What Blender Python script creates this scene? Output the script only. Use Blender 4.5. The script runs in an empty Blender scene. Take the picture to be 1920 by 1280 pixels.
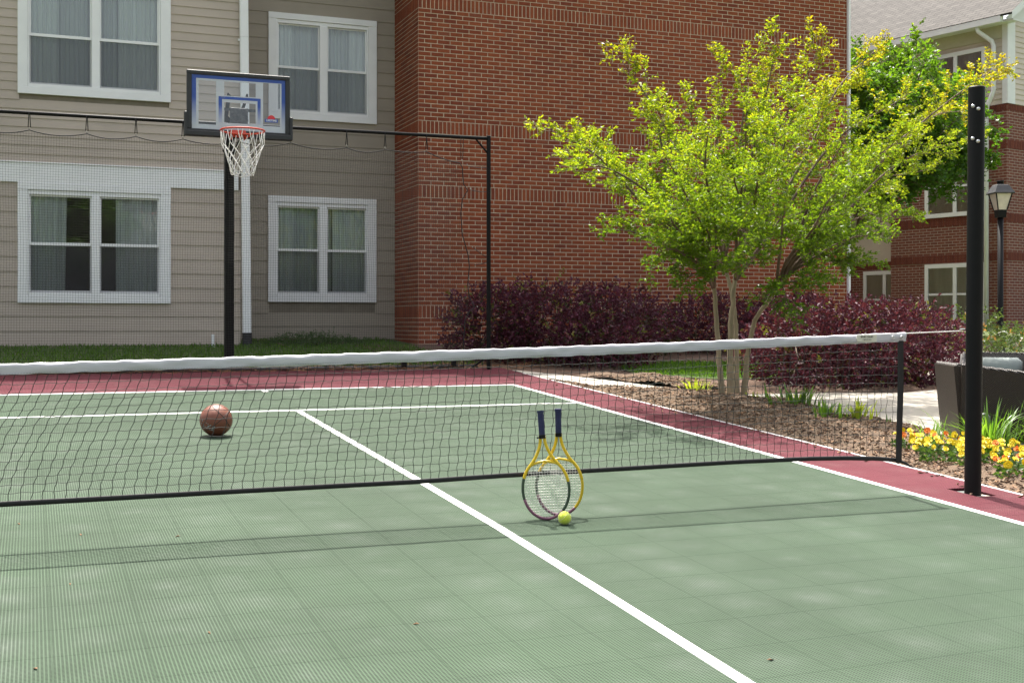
import bpy, bmesh, math, random
import numpy as np
from mathutils import Vector, Matrix
R = math.radians
random.seed(7)
sc = bpy.context.scene
col = sc.collection

# ------------------------------------------------------------ camera, light
CAMZ = 1.32                       # eye height above the court below the camera
FPX, YAW, HOR = 2292.0, math.atan(900 / 2292.0), 605.0
SLOPE = 130 * math.cos(YAW) / FPX  # the court drains: it rises away from the camera
cd = bpy.data.cameras.new('camera')
cd.sensor_width = 36.0
cd.lens = FPX / 1920 * 36
cd.shift_y = -35 / 1920
cd.clip_start, cd.clip_end = 0.05, 2000
cam = bpy.data.objects.new('camera', cd)
cam.location = (0, 0, CAMZ)
cam.rotation_euler = (R(90), 0, -YAW)
col.objects.link(cam)
sc.camera = cam

SUN = Vector((0.06, 0.46, 1.0)).normalized()
elev = math.asin(SUN.z)
world = bpy.data.worlds.new('World')
sc.world = world
world.use_nodes = True
wn = world.node_tree
sky = wn.nodes.new('ShaderNodeTexSky')
sky.sky_type = 'NISHITA'
sky.sun_disc = False
sky.sun_elevation = elev
sky.sun_rotation = math.atan2(SUN.x, SUN.y)
sky.air_density, sky.dust_density, sky.ozone_density = 1.0, 8.0, 0.6
bg = wn.nodes['Background']
bg.inputs['Strength'].default_value = 0.15
hs = wn.nodes.new('ShaderNodeHueSaturation')   # thin white haze: a paler sky all round
hs.inputs['Saturation'].default_value = 0.45
wn.links.new(sky.outputs[0], hs.inputs['Color'])
wn.links.new(hs.outputs[0], bg.inputs['Color'])
sd = bpy.data.lights.new('sun', 'SUN')
sd.energy = 3.8
sd.angle = R(0.55)
sd.color = (1.0, 0.95, 0.87)
so = bpy.data.objects.new('sun', sd)
so.rotation_euler = (-SUN).to_track_quat('-Z', 'Y').to_euler()
so.location = (0, 0, 30)
col.objects.link(so)
vs = sc.view_settings
vs.view_transform, vs.look, vs.gamma, vs.exposure = 'Standard', 'None', 1.0, 1.38
vs.use_curve_mapping = False

# ------------------------------------------------------------ small helpers
cY, sY = math.cos(YAW), math.sin(YAW)

def at(u, v, Y):
    """point of the plane Y = const that the photograph shows at pixel (u, v)"""
    l, z = (u - 960) / FPX, -(v - HOR) / FPX
    t = Y / (cY - l * sY)
    return Vector((t * (sY + l * cY), Y, CAMZ + t * z))

def zg(y):
    return SLOPE * max(-8.0, min(24.0, y))

def gp(x, y, dz=0.0):
    return Vector((x, y, zg(y) + dz))

class MB:
    def __init__(s):
        s.v, s.f, s.m = [], [], []
    def add(s, vs, fs, m=0):
        o = len(s.v)
        s.v.extend([tuple(p) for p in vs])
        s.f.extend([tuple(i + o for i in f) for f in fs])
        s.m.extend([m] * len(fs))
        return s
    def box(s, x0, x1, y0, y1, z0, z1, m=0, rot=None, piv=None):
        vs = [Vector((x, y, z)) for z in (z0, z1) for y in (y0, y1) for x in (x0, x1)]
        if rot is not None:
            pv = Vector(piv) if piv is not None else Vector(((x0 + x1) / 2, (y0 + y1) / 2, (z0 + z1) / 2))
            vs = [rot @ (p - pv) + pv for p in vs]
        return s.add(vs, [(0, 2, 3, 1), (4, 5, 7, 6), (0, 1, 5, 4), (2, 6, 7, 3), (0, 4, 6, 2), (1, 3, 7, 5)], m)
    def bbox(s, x0, x1, y0, y1, z0, z1, b=0.006, m=0, rot=None, piv=None):
        """box with chamfered edges"""
        bm = bmesh.new()
        bmesh.ops.create_cube(bm, size=1)
        for v in bm.verts:
            v.co = Vector(((x0 + x1) / 2 + v.co.x * (x1 - x0), (y0 + y1) / 2 + v.co.y * (y1 - y0), (z0 + z1) / 2 + v.co.z * (z1 - z0)))
        bmesh.ops.bevel(bm, geom=bm.edges[:], offset=b, segments=1, affect='EDGES')
        vs = [v.co.copy() for v in bm.verts]
        if rot is not None:
            pv = Vector(piv) if piv is not None else Vector(((x0 + x1) / 2, (y0 + y1) / 2, (z0 + z1) / 2))
            vs = [rot @ (p - pv) + pv for p in vs]
        bm.verts.index_update()
        s.add(vs, [[v.index for v in f.verts] for f in bm.faces], m)
        bm.free()
        return s
    def quad(s, a, b, c, d, m=0):
        return s.add([a, b, c, d], [(0, 1, 2, 3)], m)
    def tube(s, pts, r, n=8, m=0, cap=True, closed=False):
        pts = [Vector(p) for p in pts]
        k = len(pts)
        rs = r if isinstance(r, (list, tuple)) else [r] * k
        t0 = (pts[1] - pts[0]).normalized()
        ref = Vector((0, 0, 1)) if abs(t0.z) < 0.9 else Vector((1, 0, 0))
        nrm = t0.cross(ref).normalized()
        vs = []
        for i in range(k):
            if closed:
                t = (pts[(i + 1) % k] - pts[i - 1]).normalized()
            else:
                t = (pts[min(i + 1, k - 1)] - pts[max(i - 1, 0)]).normalized()
            nrm = (nrm - t * nrm.dot(t))
            nrm = nrm.normalized() if nrm.length > 1e-6 else t.orthogonal().normalized()
            b = t.cross(nrm)
            for j in range(n):
                a = 2 * math.pi * j / n
                vs.append(pts[i] + (nrm * math.cos(a) + b * math.sin(a)) * rs[i])
        fs = []
        for i in range(k if closed else k - 1):
            i2 = (i + 1) % k
            for j in range(n):
                fs.append((i * n + j, i * n + (j + 1) % n, i2 * n + (j + 1) % n, i2 * n + j))
        if cap and not closed:
            fs.append(tuple(range(n - 1, -1, -1)))
            fs.append(tuple((k - 1) * n + j for j in range(n)))
        return s.add(vs, fs, m)
    def lathe(s, prof, c=(0, 0, 0), n=24, m=0, ax=None):
        c = Vector(c)
        vs, fs = [], []
        for (r, z) in prof:
            for j in range(n):
                a = 2 * math.pi * j / n
                vs.append(Vector((r * math.cos(a), r * math.sin(a), z)))
        for i in range(len(prof) - 1):
            for j in range(n):
                fs.append((i * n + j, i * n + (j + 1) % n, (i + 1) * n + (j + 1) % n, (i + 1) * n + j))
        fs.append(tuple(range(n - 1, -1, -1)))
        fs.append(tuple((len(prof) - 1) * n + j for j in range(n)))
        if ax is not None:
            q = Vector((0, 0, 1)).rotation_difference(Vector(ax))
            vs = [q @ v for v in vs]
        return s.add([v + c for v in vs], fs, m)
    def mesh(s, name, mats, smooth=False):
        me = bpy.data.meshes.new(name)
        me.from_pydata(s.v, [], s.f)
        mats = mats if isinstance(mats, (list, tuple)) else [mats]
        for mt in mats:
            me.materials.append(mt)
        if len(mats) > 1:
            me.polygons.foreach_set('material_index', s.m)
        if smooth:
            me.polygons.foreach_set('use_smooth', [True] * len(me.polygons))
        me.update()
        return me
    def build(s, name, mats, parent=None, smooth=False, loc=None, autos=False):
        o = bpy.data.objects.new(name, s.mesh(name, mats, smooth))
        col.objects.link(o)
        if loc is not None:
            o.location = loc
        if parent is not None:
            o.parent = parent
        return o

def tag(o, label=None, cat=None, group=None, kind=None):
    if label: o['label'] = label
    if cat: o['category'] = cat
    if group: o['group'] = group
    if kind: o['kind'] = kind
    return o

def empty(name, loc=(0, 0, 0), rz=0.0):
    o = bpy.data.objects.new(name, None)
    o.location = loc
    o.rotation_euler = (0, 0, rz)
    o.empty_display_size = 0.1
    col.objects.link(o)
    return o

def copy_tree(o, parent=None):
    c = o.copy()
    col.objects.link(c)
    c.parent = parent
    for ch in [x for x in bpy.data.objects if x.parent == o]:
        copy_tree(ch, c)
    return c

# ------------------------------------------------------------ materials
def node(nt, t, **kw):
    n = nt.nodes.new(t)
    for k, v in kw.items():
        setattr(n, k, v)
    return n

def newmat(name):
    m = bpy.data.materials.new(name)
    m.use_nodes = True
    nt = m.node_tree
    return m, nt, nt.nodes['Principled BSDF']

def coords(nt, scale=(1, 1, 1), space='pos'):
    mp = node(nt, 'ShaderNodeMapping')
    mp.inputs['Scale'].default_value = scale
    if space == 'pos':
        g = node(nt, 'ShaderNodeNewGeometry')
        nt.links.new(g.outputs['Position'], mp.inputs['Vector'])
    else:
        g = node(nt, 'ShaderNodeTexCoord')
        nt.links.new(g.outputs['Object'], mp.inputs['Vector'])
    return mp.outputs[0]

def noise(nt, vec, scale, detail=4, rough=0.6):
    n = node(nt, 'ShaderNodeTexNoise')
    n.inputs['Scale'].default_value = scale
    n.inputs['Detail'].default_value = detail
    n.inputs['Roughness'].default_value = rough
    nt.links.new(vec, n.inputs['Vector'])
    return n.outputs['Fac']

def ramp(nt, fac, stops):
    r = node(nt, 'ShaderNodeValToRGB')
    e = r.color_ramp.elements
    while len(e) < len(stops):
        e.new(0.5)
    for i, (p, c) in enumerate(stops):
        e[i].position = p
        e[i].color = (*c, 1) if len(c) == 3 else c
    nt.links.new(fac, r.inputs['Fac'])
    return r.outputs['Color']

def mth(nt, op, a, b=None, clamp=False):
    n = node(nt, 'ShaderNodeMath', operation=op, use_clamp=clamp)
    for i, x in enumerate((a, b)):
        if x is None: continue
        if isinstance(x, (int, float)): n.inputs[i].default_value = x
        else: nt.links.new(x, n.inputs[i])
    return n.outputs[0]

def mixc(nt, fac, a, b, mode='MIX'):
    n = node(nt, 'ShaderNodeMix', data_type='RGBA', blend_type=mode)
    for sk, x in ((n.inputs[0], fac), (n.inputs[6], a), (n.inputs[7], b)):
        if isinstance(x, (int, float)): sk.default_value = x
        elif isinstance(x, tuple): sk.default_value = (*x, 1) if len(x) == 3 else x
        else: nt.links.new(x, sk)
    return n.outputs[2]

def bump(nt, p, h, dist=0.01, strength=0.5):
    b = node(nt, 'ShaderNodeBump')
    b.inputs['Distance'].default_value = dist
    b.inputs['Strength'].default_value = strength
    nt.links.new(h, b.inputs['Height'])
    nt.links.new(b.outputs[0], p.inputs['Normal'])

def simple(name, c, rough=0.6, var=0.12, scale=8.0, metal=0.0, bumpd=0.0, bscale=60.0, spec=0.5, stretch=(1, 1, 1), dirt=None, low=0.0, lowscale=(0.5, 0.5, 0.35)):
    m, nt, p = newmat(name)
    vec = coords(nt, stretch)
    f = noise(nt, vec, scale)
    lo = tuple(max(0, x * (1 - var)) for x in c)
    hi = tuple(min(1, x * (1 + var)) for x in c)
    cc = ramp(nt, f, [(0.3, lo), (0.7, hi)])
    if dirt:
        f2 = noise(nt, vec, scale * 0.35, 6, 0.7)
        k = ramp(nt, f2, [(0.45, (0, 0, 0)), (0.75, (1, 1, 1))])
        cc = mixc(nt, mth(nt, 'MULTIPLY', k, 0.5), cc, dirt)
    if low:      # broad weathering, longer down the wall than across it
        f3 = noise(nt, coords(nt, lowscale), 1.6, 7, 0.65)
        cc = mixc(nt, 1.0, cc, ramp(nt, f3, [(0.32, (1 - low,) * 3), (0.68, (1 + low * .6,) * 3)]), 'MULTIPLY')
    nt.links.new(cc, p.inputs['Base Color'])
    p.inputs['Roughness'].default_value = rough
    p.inputs['Metallic'].default_value = metal
    p.inputs['Specular IOR Level'].default_value = spec
    if bumpd:
        bump(nt, p, noise(nt, vec, bscale, 5), bumpd)
    return m

def tile_mat(name, base, dust):
    """perforated plastic tile: grid of small slots, pale scuffs, dust in the middle"""
    m, nt, p = newmat(name)
    g = node(nt, 'ShaderNodeNewGeometry')
    sp = node(nt, 'ShaderNodeSeparateXYZ')
    nt.links.new(g.outputs['Position'], sp.inputs[0])
    PX, PY = TX / 24, TY / 24
    def wave(o, per, ph=0.0):
        a = mth(nt, 'MULTIPLY', mth(nt, 'ADD', o, ph), math.pi / per)
        return mth(nt, 'ABSOLUTE', mth(nt, 'SINE', a))
    sx = wave(sp.outputs[0], PX, -0.06)
    sy = wave(sp.outputs[1], PY, -4.52)
    hx = mth(nt, 'MULTIPLY', mth(nt, 'SUBTRACT', sx, 0.50), 6.0, True)
    hy = mth(nt, 'MULTIPLY', mth(nt, 'SUBTRACT', sy, 0.42), 6.0, True)
    hole = mth(nt, 'MULTIPLY', hx, hy)
    pos = coords(nt)
    n1 = noise(nt, pos, 0.9, 7, 0.68)
    n2 = noise(nt, pos, 9.0, 6, 0.75)
    hi = tuple(min(1, c * 1.22) for c in base)
    lo = tuple(c * 0.80 for c in base)
    c1 = ramp(nt, n1, [(0.3, lo), (0.7, hi)])
    # dusty middle of each tile
    fx = mth(nt, 'SUBTRACT', mth(nt, 'FRACT', mth(nt, 'DIVIDE', mth(nt, 'SUBTRACT', sp.outputs[0], 0.06), TX)), 0.5)
    fy = mth(nt, 'SUBTRACT', mth(nt, 'FRACT', mth(nt, 'DIVIDE', mth(nt, 'SUBTRACT', sp.outputs[1], 4.52), TY)), 0.5)
    rr = mth(nt, 'SQRT', mth(nt, 'ADD', mth(nt, 'MULTIPLY', fx, fx), mth(nt, 'MULTIPLY', fy, fy)))
    mid = mth(nt, 'SUBTRACT', 1.0, mth(nt, 'MULTIPLY', rr, 2.4), True)
    dn = ramp(nt, noise(nt, pos, 2.3, 5, 0.7), [(0.42, (0, 0, 0)), (0.75, (1, 1, 1))])
    k = mth(nt, 'MULTIPLY', mth(nt, 'ADD', mth(nt, 'MULTIPLY', mid, 0.55), 0.14), dn, True)
    c2 = mixc(nt, k, c1, dust)
    sc2 = ramp(nt, n2, [(0.60, (0, 0, 0)), (0.78, (1, 1, 1))])
    c3 = mixc(nt, mth(nt, 'MULTIPLY', sc2, 0.18), c2, dust)
    c4 = mixc(nt, mth(nt, 'MULTIPLY', hole, 0.85), c3, tuple(c * 0.22 for c in base))
    nt.links.new(c4, p.inputs['Base Color'])
    p.inputs['Roughness'].default_value = 0.75
    p.inputs['Specular IOR Level'].default_value = 0.10
    bump(nt, p, mth(nt, 'SUBTRACT', 1.0, hole), 0.002, 0.5)
    return m

TX, TY = (5.39 - 0.06) / 18, 0.3010
M = {}
M['tile_green'] = tile_mat('court_tile_green', (0.052, 0.080, 0.051), (0.125, 0.146, 0.125))
M['tile_red'] = tile_mat('court_tile_red', (0.118, 0.027, 0.037), (0.175, 0.09, 0.09))
M['line'] = simple('white_line_paint', (0.80, 0.80, 0.78), 0.5, 0.04, 30)
M['concrete'] = simple('concrete', (0.36, 0.33, 0.28), 0.85, 0.10, 3, bumpd=0.004, bscale=90, dirt=(0.24, 0.21, 0.17))
M['base'] = simple('court_base', (0.10, 0.11, 0.10), 0.9)
M['mortar'] = simple('mortar', (0.53, 0.42, 0.310), 0.95, 0.12, 12, bumpd=0.003, bscale=150)
def brickmat(n, c):
    return simple(n, c, 0.88, 0.14, 25, bumpd=0.003, bscale=120, spec=0.25, dirt=(c[0] * .7, c[1] * .7, c[2] * .75), low=0.16)
BR = [brickmat('brick_a', (0.245, 0.062, 0.027)), brickmat('brick_b', (0.222, 0.054, 0.025)), brickmat('brick_c', (0.270, 0.072, 0.031)),
      brickmat('brick_d', (0.195, 0.049, 0.026)), brickmat('brick_e', (0.228, 0.066, 0.035))]
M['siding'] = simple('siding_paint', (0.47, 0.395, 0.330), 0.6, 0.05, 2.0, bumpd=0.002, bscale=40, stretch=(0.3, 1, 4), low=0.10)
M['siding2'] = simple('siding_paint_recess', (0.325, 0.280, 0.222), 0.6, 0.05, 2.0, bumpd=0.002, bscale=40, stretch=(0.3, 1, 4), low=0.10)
M['sheath'] = simple('wall_sheathing', (0.20, 0.17, 0.13), 0.9)
M['trim'] = simple('white_trim', (0.82, 0.82, 0.82), 0.5, 0.04, 3)
M['vinyl'] = simple('white_vinyl', (0.84, 0.84, 0.84), 0.4, 0.03, 3)
M['foundation'] = simple('foundation', (0.26, 0.22, 0.15), 0.9, 0.12, 5, dirt=(0.16, 0.13, 0.08))
M['room'] = simple('room_wall', (0.10, 0.09, 0.08), 0.9)
M['black'] = simple('black_paint', (0.0035, 0.0035, 0.004), 0.55, 0.2, 20, bumpd=0.001, bscale=80, spec=0.22)
M['blackplastic'] = simple('black_plastic', (0.022, 0.023, 0.025), 0.5, 0.2, 14)
M['rope'] = simple('black_cord', (0.020, 0.020, 0.020), 0.8)
M['netcord'] = simple('net_cord', (0.026, 0.030, 0.026), 0.8)
M['stopcord'] = simple('stop_net_cord', (0.030, 0.030, 0.026), 0.9)
M['whitecord'] = simple('white_cord', (0.80, 0.78, 0.74), 0.8)
M['steel'] = simple('bright_steel', (0.62, 0.62, 0.62), 0.3, 0.1, 30, metal=0.9)
M['tape'] = simple('white_vinyl_tape', (0.50, 0.50, 0.53), 0.5, 0.06, 7, bumpd=0.006, bscale=14, stretch=(1, 1, 2.5))
M['band'] = simple('black_band', (0.010, 0.010, 0.010), 0.75, 0.2, 20)
M['orange_rim'] = simple('rim_paint', (0.52, 0.055, 0.025), 0.45, 0.15, 20)
M['lawn'] = simple('lawn_ground', (0.060, 0.085, 0.020), 0.95, 0.35, 14, bumpd=0.02, bscale=50)
M['soil'] = simple('mulch_soil', (0.098, 0.062, 0.036), 0.95, 0.40, 18, bumpd=0.02, bscale=70)
M['soil_dark'] = simple('bark_mulch', (0.085, 0.048, 0.030), 0.95, 0.40, 18, bumpd=0.02, bscale=70)
M['grass'] = simple('grass_blade', (0.070, 0.120, 0.020), 0.7, 0.45, 6)
M['straw'] = simple('pine_straw', (0.190, 0.080, 0.028), 0.85, 0.40, 12)
M['trunk'] = simple('smooth_bark', (0.28, 0.225, 0.145), 0.75, 0.25, 14, bumpd=0.004, bscale=40, stretch=(1, 1, 0.25), dirt=(0.16, 0.15, 0.07))
M['twig'] = simple('twig_bark', (0.12, 0.080, 0.052), 0.8, 0.2)
M['yellow'] = simple('racket_yellow', (0.62, 0.43, 0.010), 0.3, 0.06, 30)
M['dkgreen'] = simple('racket_green', (0.025, 0.050, 0.028), 0.35, 0.2, 30)
M['purple'] = simple('racket_purple', (0.170, 0.065, 0.105), 0.35, 0.15, 30)
M['grip'] = simple('navy_grip', (0.022, 0.026, 0.075), 0.85, 0.15, 60, bumpd=0.002, bscale=120)
M['string'] = simple('racket_string', (0.72, 0.72, 0.66), 0.5)
M['roof'] = None

def basket_mat():
    m, nt, p = newmat('basketball_leather')
    v = coords(nt, space='obj')
    c = ramp(nt, noise(nt, v, 9), [(0.3, (0.150, 0.044, 0.024)), (0.7, (0.195, 0.060, 0.032))])
    nt.links.new(c, p.inputs['Base Color'])
    p.inputs['Roughness'].default_value = 0.5
    vo = node(nt, 'ShaderNodeTexVoronoi')
    vo.inputs['Scale'].default_value = 260
    nt.links.new(v, vo.inputs['Vector'])
    bump(nt, p, vo.outputs['Distance'], 0.002, 0.35)
    return m
M['basketball'] = basket_mat()

def tennis_mat():
    m, nt, p = newmat('tennis_felt')
    v = coords(nt, space='obj')
    c = ramp(nt, noise(nt, v, 60), [(0.3, (0.50, 0.60, 0.035)), (0.7, (0.62, 0.72, 0.06))])
    nt.links.new(c, p.inputs['Base Color'])
    p.inputs['Roughness'].default_value = 0.95
    p.inputs['Sheen Weight'].default_value = 0.4
    bump(nt, p, noise(nt, v, 500), 0.003, 0.8)
    return m
M['felt'] = tennis_mat()

def glass_mat(name, tint=(0.85, 0.9, 0.9), refl=0.10):
    m, nt, p = newmat(name)
    out = nt.nodes['Material Output']
    nt.nodes.remove(p)
    tr = node(nt, 'ShaderNodeBsdfTransparent')
    tr.inputs['Color'].default_value = (*tint, 1)
    gl = node(nt, 'ShaderNodeBsdfGlossy')
    gl.inputs['Roughness'].default_value = 0.02
    lw = node(nt, 'ShaderNodeFresnel')
    lw.inputs['IOR'].default_value = 1.5
    f = mth(nt, 'ADD', mth(nt, 'MULTIPLY', lw.outputs[0], 1.0), refl, True)
    mx = node(nt, 'ShaderNodeMixShader')
    nt.links.new(f, mx.inputs[0])
    nt.links.new(tr.outputs[0], mx.inputs[1])
    nt.links.new(gl.outputs[0], mx.inputs[2])
    nt.links.new(mx.outputs[0], out.inputs['Surface'])
    return m
M['glass'] = glass_mat('window_glass')
M['acrylic'] = glass_mat('clear_acrylic', (0.93, 0.95, 0.97), 0.02)

def see_mat(name, c, alpha):
    """woven screen: part of the light goes through between the threads"""
    m, nt, p = newmat(name)
    p.inputs['Base Color'].default_value = (*c, 1)
    p.inputs['Roughness'].default_value = 0.8
    p.inputs['Alpha'].default_value = alpha
    return m
M['screen'] = see_mat('insect_screen', (0.05, 0.05, 0.06), 0.32)
M['sheer'] = see_mat('sheer_curtain', (0.80, 0.83, 0.84), 0.80)

def curtain_mat(name, c):
    m, nt, p = newmat(name)
    v = coords(nt, (26, 1, 0.6))
    cc = ramp(nt, noise(nt, v, 1.0, 3), [(0.35, tuple(x * 0.85 for x in c)), (0.65, c)])
    nt.links.new(cc, p.inputs['Base Color'])
    p.inputs['Roughness'].default_value = 0.9
    return m
M['curtain'] = curtain_mat('curtain_cloth', (0.86, 0.88, 0.88))

def leaf_mat(name, stops, trans=0.5, rough=0.4, spec=0.5):
    m, nt, p = newmat(name)
    out = nt.nodes['Material Output']
    a = node(nt, 'ShaderNodeAttribute', attribute_name='tint')
    c = ramp(nt, a.outputs['Fac'], stops)
    nt.links.new(c, p.inputs['Base Color'])
    p.inputs['Roughness'].default_value = rough
    p.inputs['Specular IOR Level'].default_value = spec
    tl = node(nt, 'ShaderNodeBsdfTranslucent')
    nt.links.new(mixc(nt, 1.0, c, (1.9, 1.75, 0.9), 'MULTIPLY'), tl.inputs['Color'])
    mx = node(nt, 'ShaderNodeMixShader')
    mx.inputs[0].default_value = trans
    nt.links.new(p.outputs[0], mx.inputs[1])
    nt.links.new(tl.outputs[0], mx.inputs[2])
    nt.links.new(mx.outputs[0], out.inputs['Surface'])
    return m
M['leaf_yellow'] = leaf_mat('crape_myrtle_leaf', [(0.0, (0.050, 0.115, 0.008)), (0.40, (0.120, 0.205, 0.010)), (0.75, (0.220, 0.255, 0.010)), (1.0, (0.340, 0.210, 0.010))], 0.58)
M['leaf_green'] = leaf_mat('green_leaf', [(0.0, (0.035, 0.095, 0.008)), (0.6, (0.080, 0.175, 0.012)), (1.0, (0.150, 0.230, 0.020))], 0.5)
M['leaf_purple'] = leaf_mat('purple_leaf', [(0.0, (0.040, 0.050, 0.014)), (0.18, (0.050, 0.014, 0.026)), (0.6, (0.080, 0.018, 0.040)), (0.9, (0.165, 0.046, 0.088)), (1.0, (0.130, 0.140, 0.030))], 0.22, 0.55, 0.25)
M['leaf_shrub'] = leaf_mat('shrub_leaf', [(0.0, (0.030, 0.060, 0.014)), (0.7, (0.080, 0.120, 0.030)), (1.0, (0.250, 0.140, 0.050))], 0.35)
M['leaf_lime'] = leaf_mat('lime_shoot', [(0.0, (0.100, 0.160, 0.015)), (1.0, (0.300, 0.380, 0.040))], 0.45)
M['leaf_blade'] = leaf_mat('lily_blade', [(0.0, (0.050, 0.130, 0.012)), (1.0, (0.130, 0.250, 0.030))], 0.40)
M['leaf_dark'] = leaf_mat('pansy_leaf', [(0.0, (0.022, 0.055, 0.012)), (1.0, (0.060, 0.120, 0.022))], 0.35)
M['petal_y'] = simple('yellow_petal', (0.72, 0.56, 0.003), 0.6, 0.08, 50)
M['petal_o'] = simple('orange_petal', (0.76, 0.200, 0.012), 0.6, 0.12, 50)
M['chip'] = simple('bark_chip', (0.165, 0.115, 0.070), 0.9, 0.45, 7)
M['dead'] = simple('dry_leaf', (0.200, 0.110, 0.055), 0.85, 0.3)

def wicker_mat(name, c):
    m, nt, p = newmat(name)
    v = coords(nt, space='obj')
    sp = node(nt, 'ShaderNodeSeparateXYZ')
    nt.links.new(v, sp.inputs[0])
    a = mth(nt, 'SINE', mth(nt, 'MULTIPLY', mth(nt, 'ADD', sp.outputs[0], sp.outputs[1]), 2 * math.pi / 0.020))
    b = mth(nt, 'SINE', mth(nt, 'MULTIPLY', sp.outputs[2], 2 * math.pi / 0.016))
    h = mth(nt, 'MULTIPLY', a, b)
    cc = ramp(nt, mth(nt, 'ADD', mth(nt, 'MULTIPLY', h, 0.5), 0.5), [(0.2, tuple(x * 0.75 for x in c)), (0.8, tuple(x * 1.25 for x in c))])
    nt.links.new(cc, p.inputs['Base Color'])
    p.inputs['Roughness'].default_value = 0.55
    bump(nt, p, h, 0.004, 0.8)
    return m
M['wicker'] = wicker_mat('brown_wicker', (0.030, 0.020, 0.013))
M['wicker2'] = wicker_mat('grey_brown_wicker', (0.10, 0.088, 0.080))
M['cushion'] = simple('grey_green_fabric', (0.22, 0.25, 0.24), 0.9, 0.06, 20, bumpd=0.002, bscale=200)
M['lampglass'] = simple('frosted_lamp_glass', (0.55, 0.50, 0.40), 0.4, 0.08, 12)

def far_brick():
    m, nt, p = newmat('far_brickwork')
    v = coords(nt, space='obj')
    rot = node(nt, 'ShaderNodeSeparateXYZ'); nt.links.new(v, rot.inputs[0])
    cb = node(nt, 'ShaderNodeCombineXYZ')
    nt.links.new(mth(nt, 'ADD', rot.outputs[0], rot.outputs[1]), cb.inputs[0])
    nt.links.new(rot.outputs[2], cb.inputs[1])
    b = node(nt, 'ShaderNodeTexBrick')
    b.inputs['Scale'].default_value = 1.0
    b.inputs['Brick Width'].default_value = 0.2125
    b.inputs['Row Height'].default_value = 0.068
    b.inputs['Mortar Size'].default_value = 0.006
    b.inputs['Color1'].default_value = (0.190, 0.055, 0.034, 1)
    b.inputs['Color2'].default_value = (0.150, 0.043, 0.030, 1)
    b.inputs['Mortar'].default_value = (0.40, 0.33, 0.27, 1)
    nt.links.new(cb.outputs[0], b.inputs['Vector'])
    nt.links.new(b.outputs['Color'], p.inputs['Base Color'])
    p.inputs['Roughness'].default_value = 0.9
    bump(nt, p, mth(nt, 'SUBTRACT', 1.0, b.outputs['Fac']), 0.006, 0.6)
    return m
M['farbrick'] = far_brick()

def shingle_mat(name, c):
    m, nt, p = newmat(name)
    v = coords(nt, space='obj')
    b = node(nt, 'ShaderNodeTexBrick')
    b.inputs['Scale'].default_value = 1.0
    b.inputs['Brick Width'].default_value = 0.30
    b.inputs['Row Height'].default_value = 0.14
    b.inputs['Mortar Size'].default_value = 0.012
    b.inputs['Color1'].default_value = (*tuple(x * 1.15 for x in c), 1)
    b.inputs['Color2'].default_value = (*tuple(x * 0.8 for x in c), 1)
    b.inputs['Mortar'].default_value = (*tuple(x * 0.45 for x in c), 1)
    nt.links.new(v, b.inputs['Vector'])
    n = noise(nt, v, 4.0, 5)
    cc = mixc(nt, 0.6, b.outputs['Color'], ramp(nt, n, [(0.3, (0.5, 0.5, 0.5)), (0.7, (1, 1, 1))]), 'MULTIPLY')
    nt.links.new(cc, p.inputs['Base Color'])
    p.inputs['Roughness'].default_value = 0.95
    bump(nt, p, mth(nt, 'SUBTRACT', 1.0, b.outputs['Fac']), 0.012, 0.8)
    return m
M['shingle'] = shingle_mat('roof_shingle', (0.080, 0.073, 0.066))

# ------------------------------------------------------------ leaf clouds
def leaf_mesh(name, P, D, size, mat, tint, rng, width=0.5, fold=0.25, droop=0.0):
    """one folded leaf (two triangles) per point P, growing along D"""
    P = np.asarray(P, float); D = np.asarray(D, float)
    n = len(P)
    D = D / np.maximum(np.linalg.norm(D, axis=1, keepdims=True), 1e-6)
    A = rng.normal(size=(n, 3)); A[:, 2] *= 0.35
    S = np.cross(D, A + np.array([0, 0, 0.001])); S /= np.maximum(np.linalg.norm(S, axis=1, keepdims=True), 1e-6)
    # keep the blades roughly facing up
    N = np.cross(S, D)
    L = np.asarray(size, float).reshape(-1, 1) * np.ones((n, 1))
    tip = P + D * L - np.array([0, 0, 1]) * L * droop
    mid = P + D * L * 0.45
    l = mid + S * L * width / 2 + N * L * fold * 0.5
    r = mid - S * L * width / 2 + N * L * fold * 0.5
    V = np.stack([P, r, tip, l], 1).reshape(-1, 3)
    me = bpy.data.meshes.new(name)
    idx = np.arange(n) * 4
    F = np.stack([np.stack([idx, idx + 1, idx + 2], 1), np.stack([idx, idx + 2, idx + 3], 1)], 1).reshape(-1)
    me.vertices.add(len(V)); me.vertices.foreach_set('co', V.ravel())
    me.loops.add(len(F)); me.loops.foreach_set('vertex_index', F)
    me.polygons.add(2 * n)
    me.polygons.foreach_set('loop_start', np.arange(2 * n) * 3)
    me.polygons.foreach_set('loop_total', np.full(2 * n, 3))
    at_ = me.attributes.new('tint', 'FLOAT', 'POINT')
    at_.data.foreach_set('value', np.repeat(np.clip(tint, 0, 1), 4))
    me.materials.append(mat)
    me.update(calc_edges=True)
    me.validate()
    return me

def link_mesh(name, me, parent=None):
    o = bpy.data.objects.new(name, me)
    col.objects.link(o)
    if parent is not None: o.parent = parent
    return o

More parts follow.
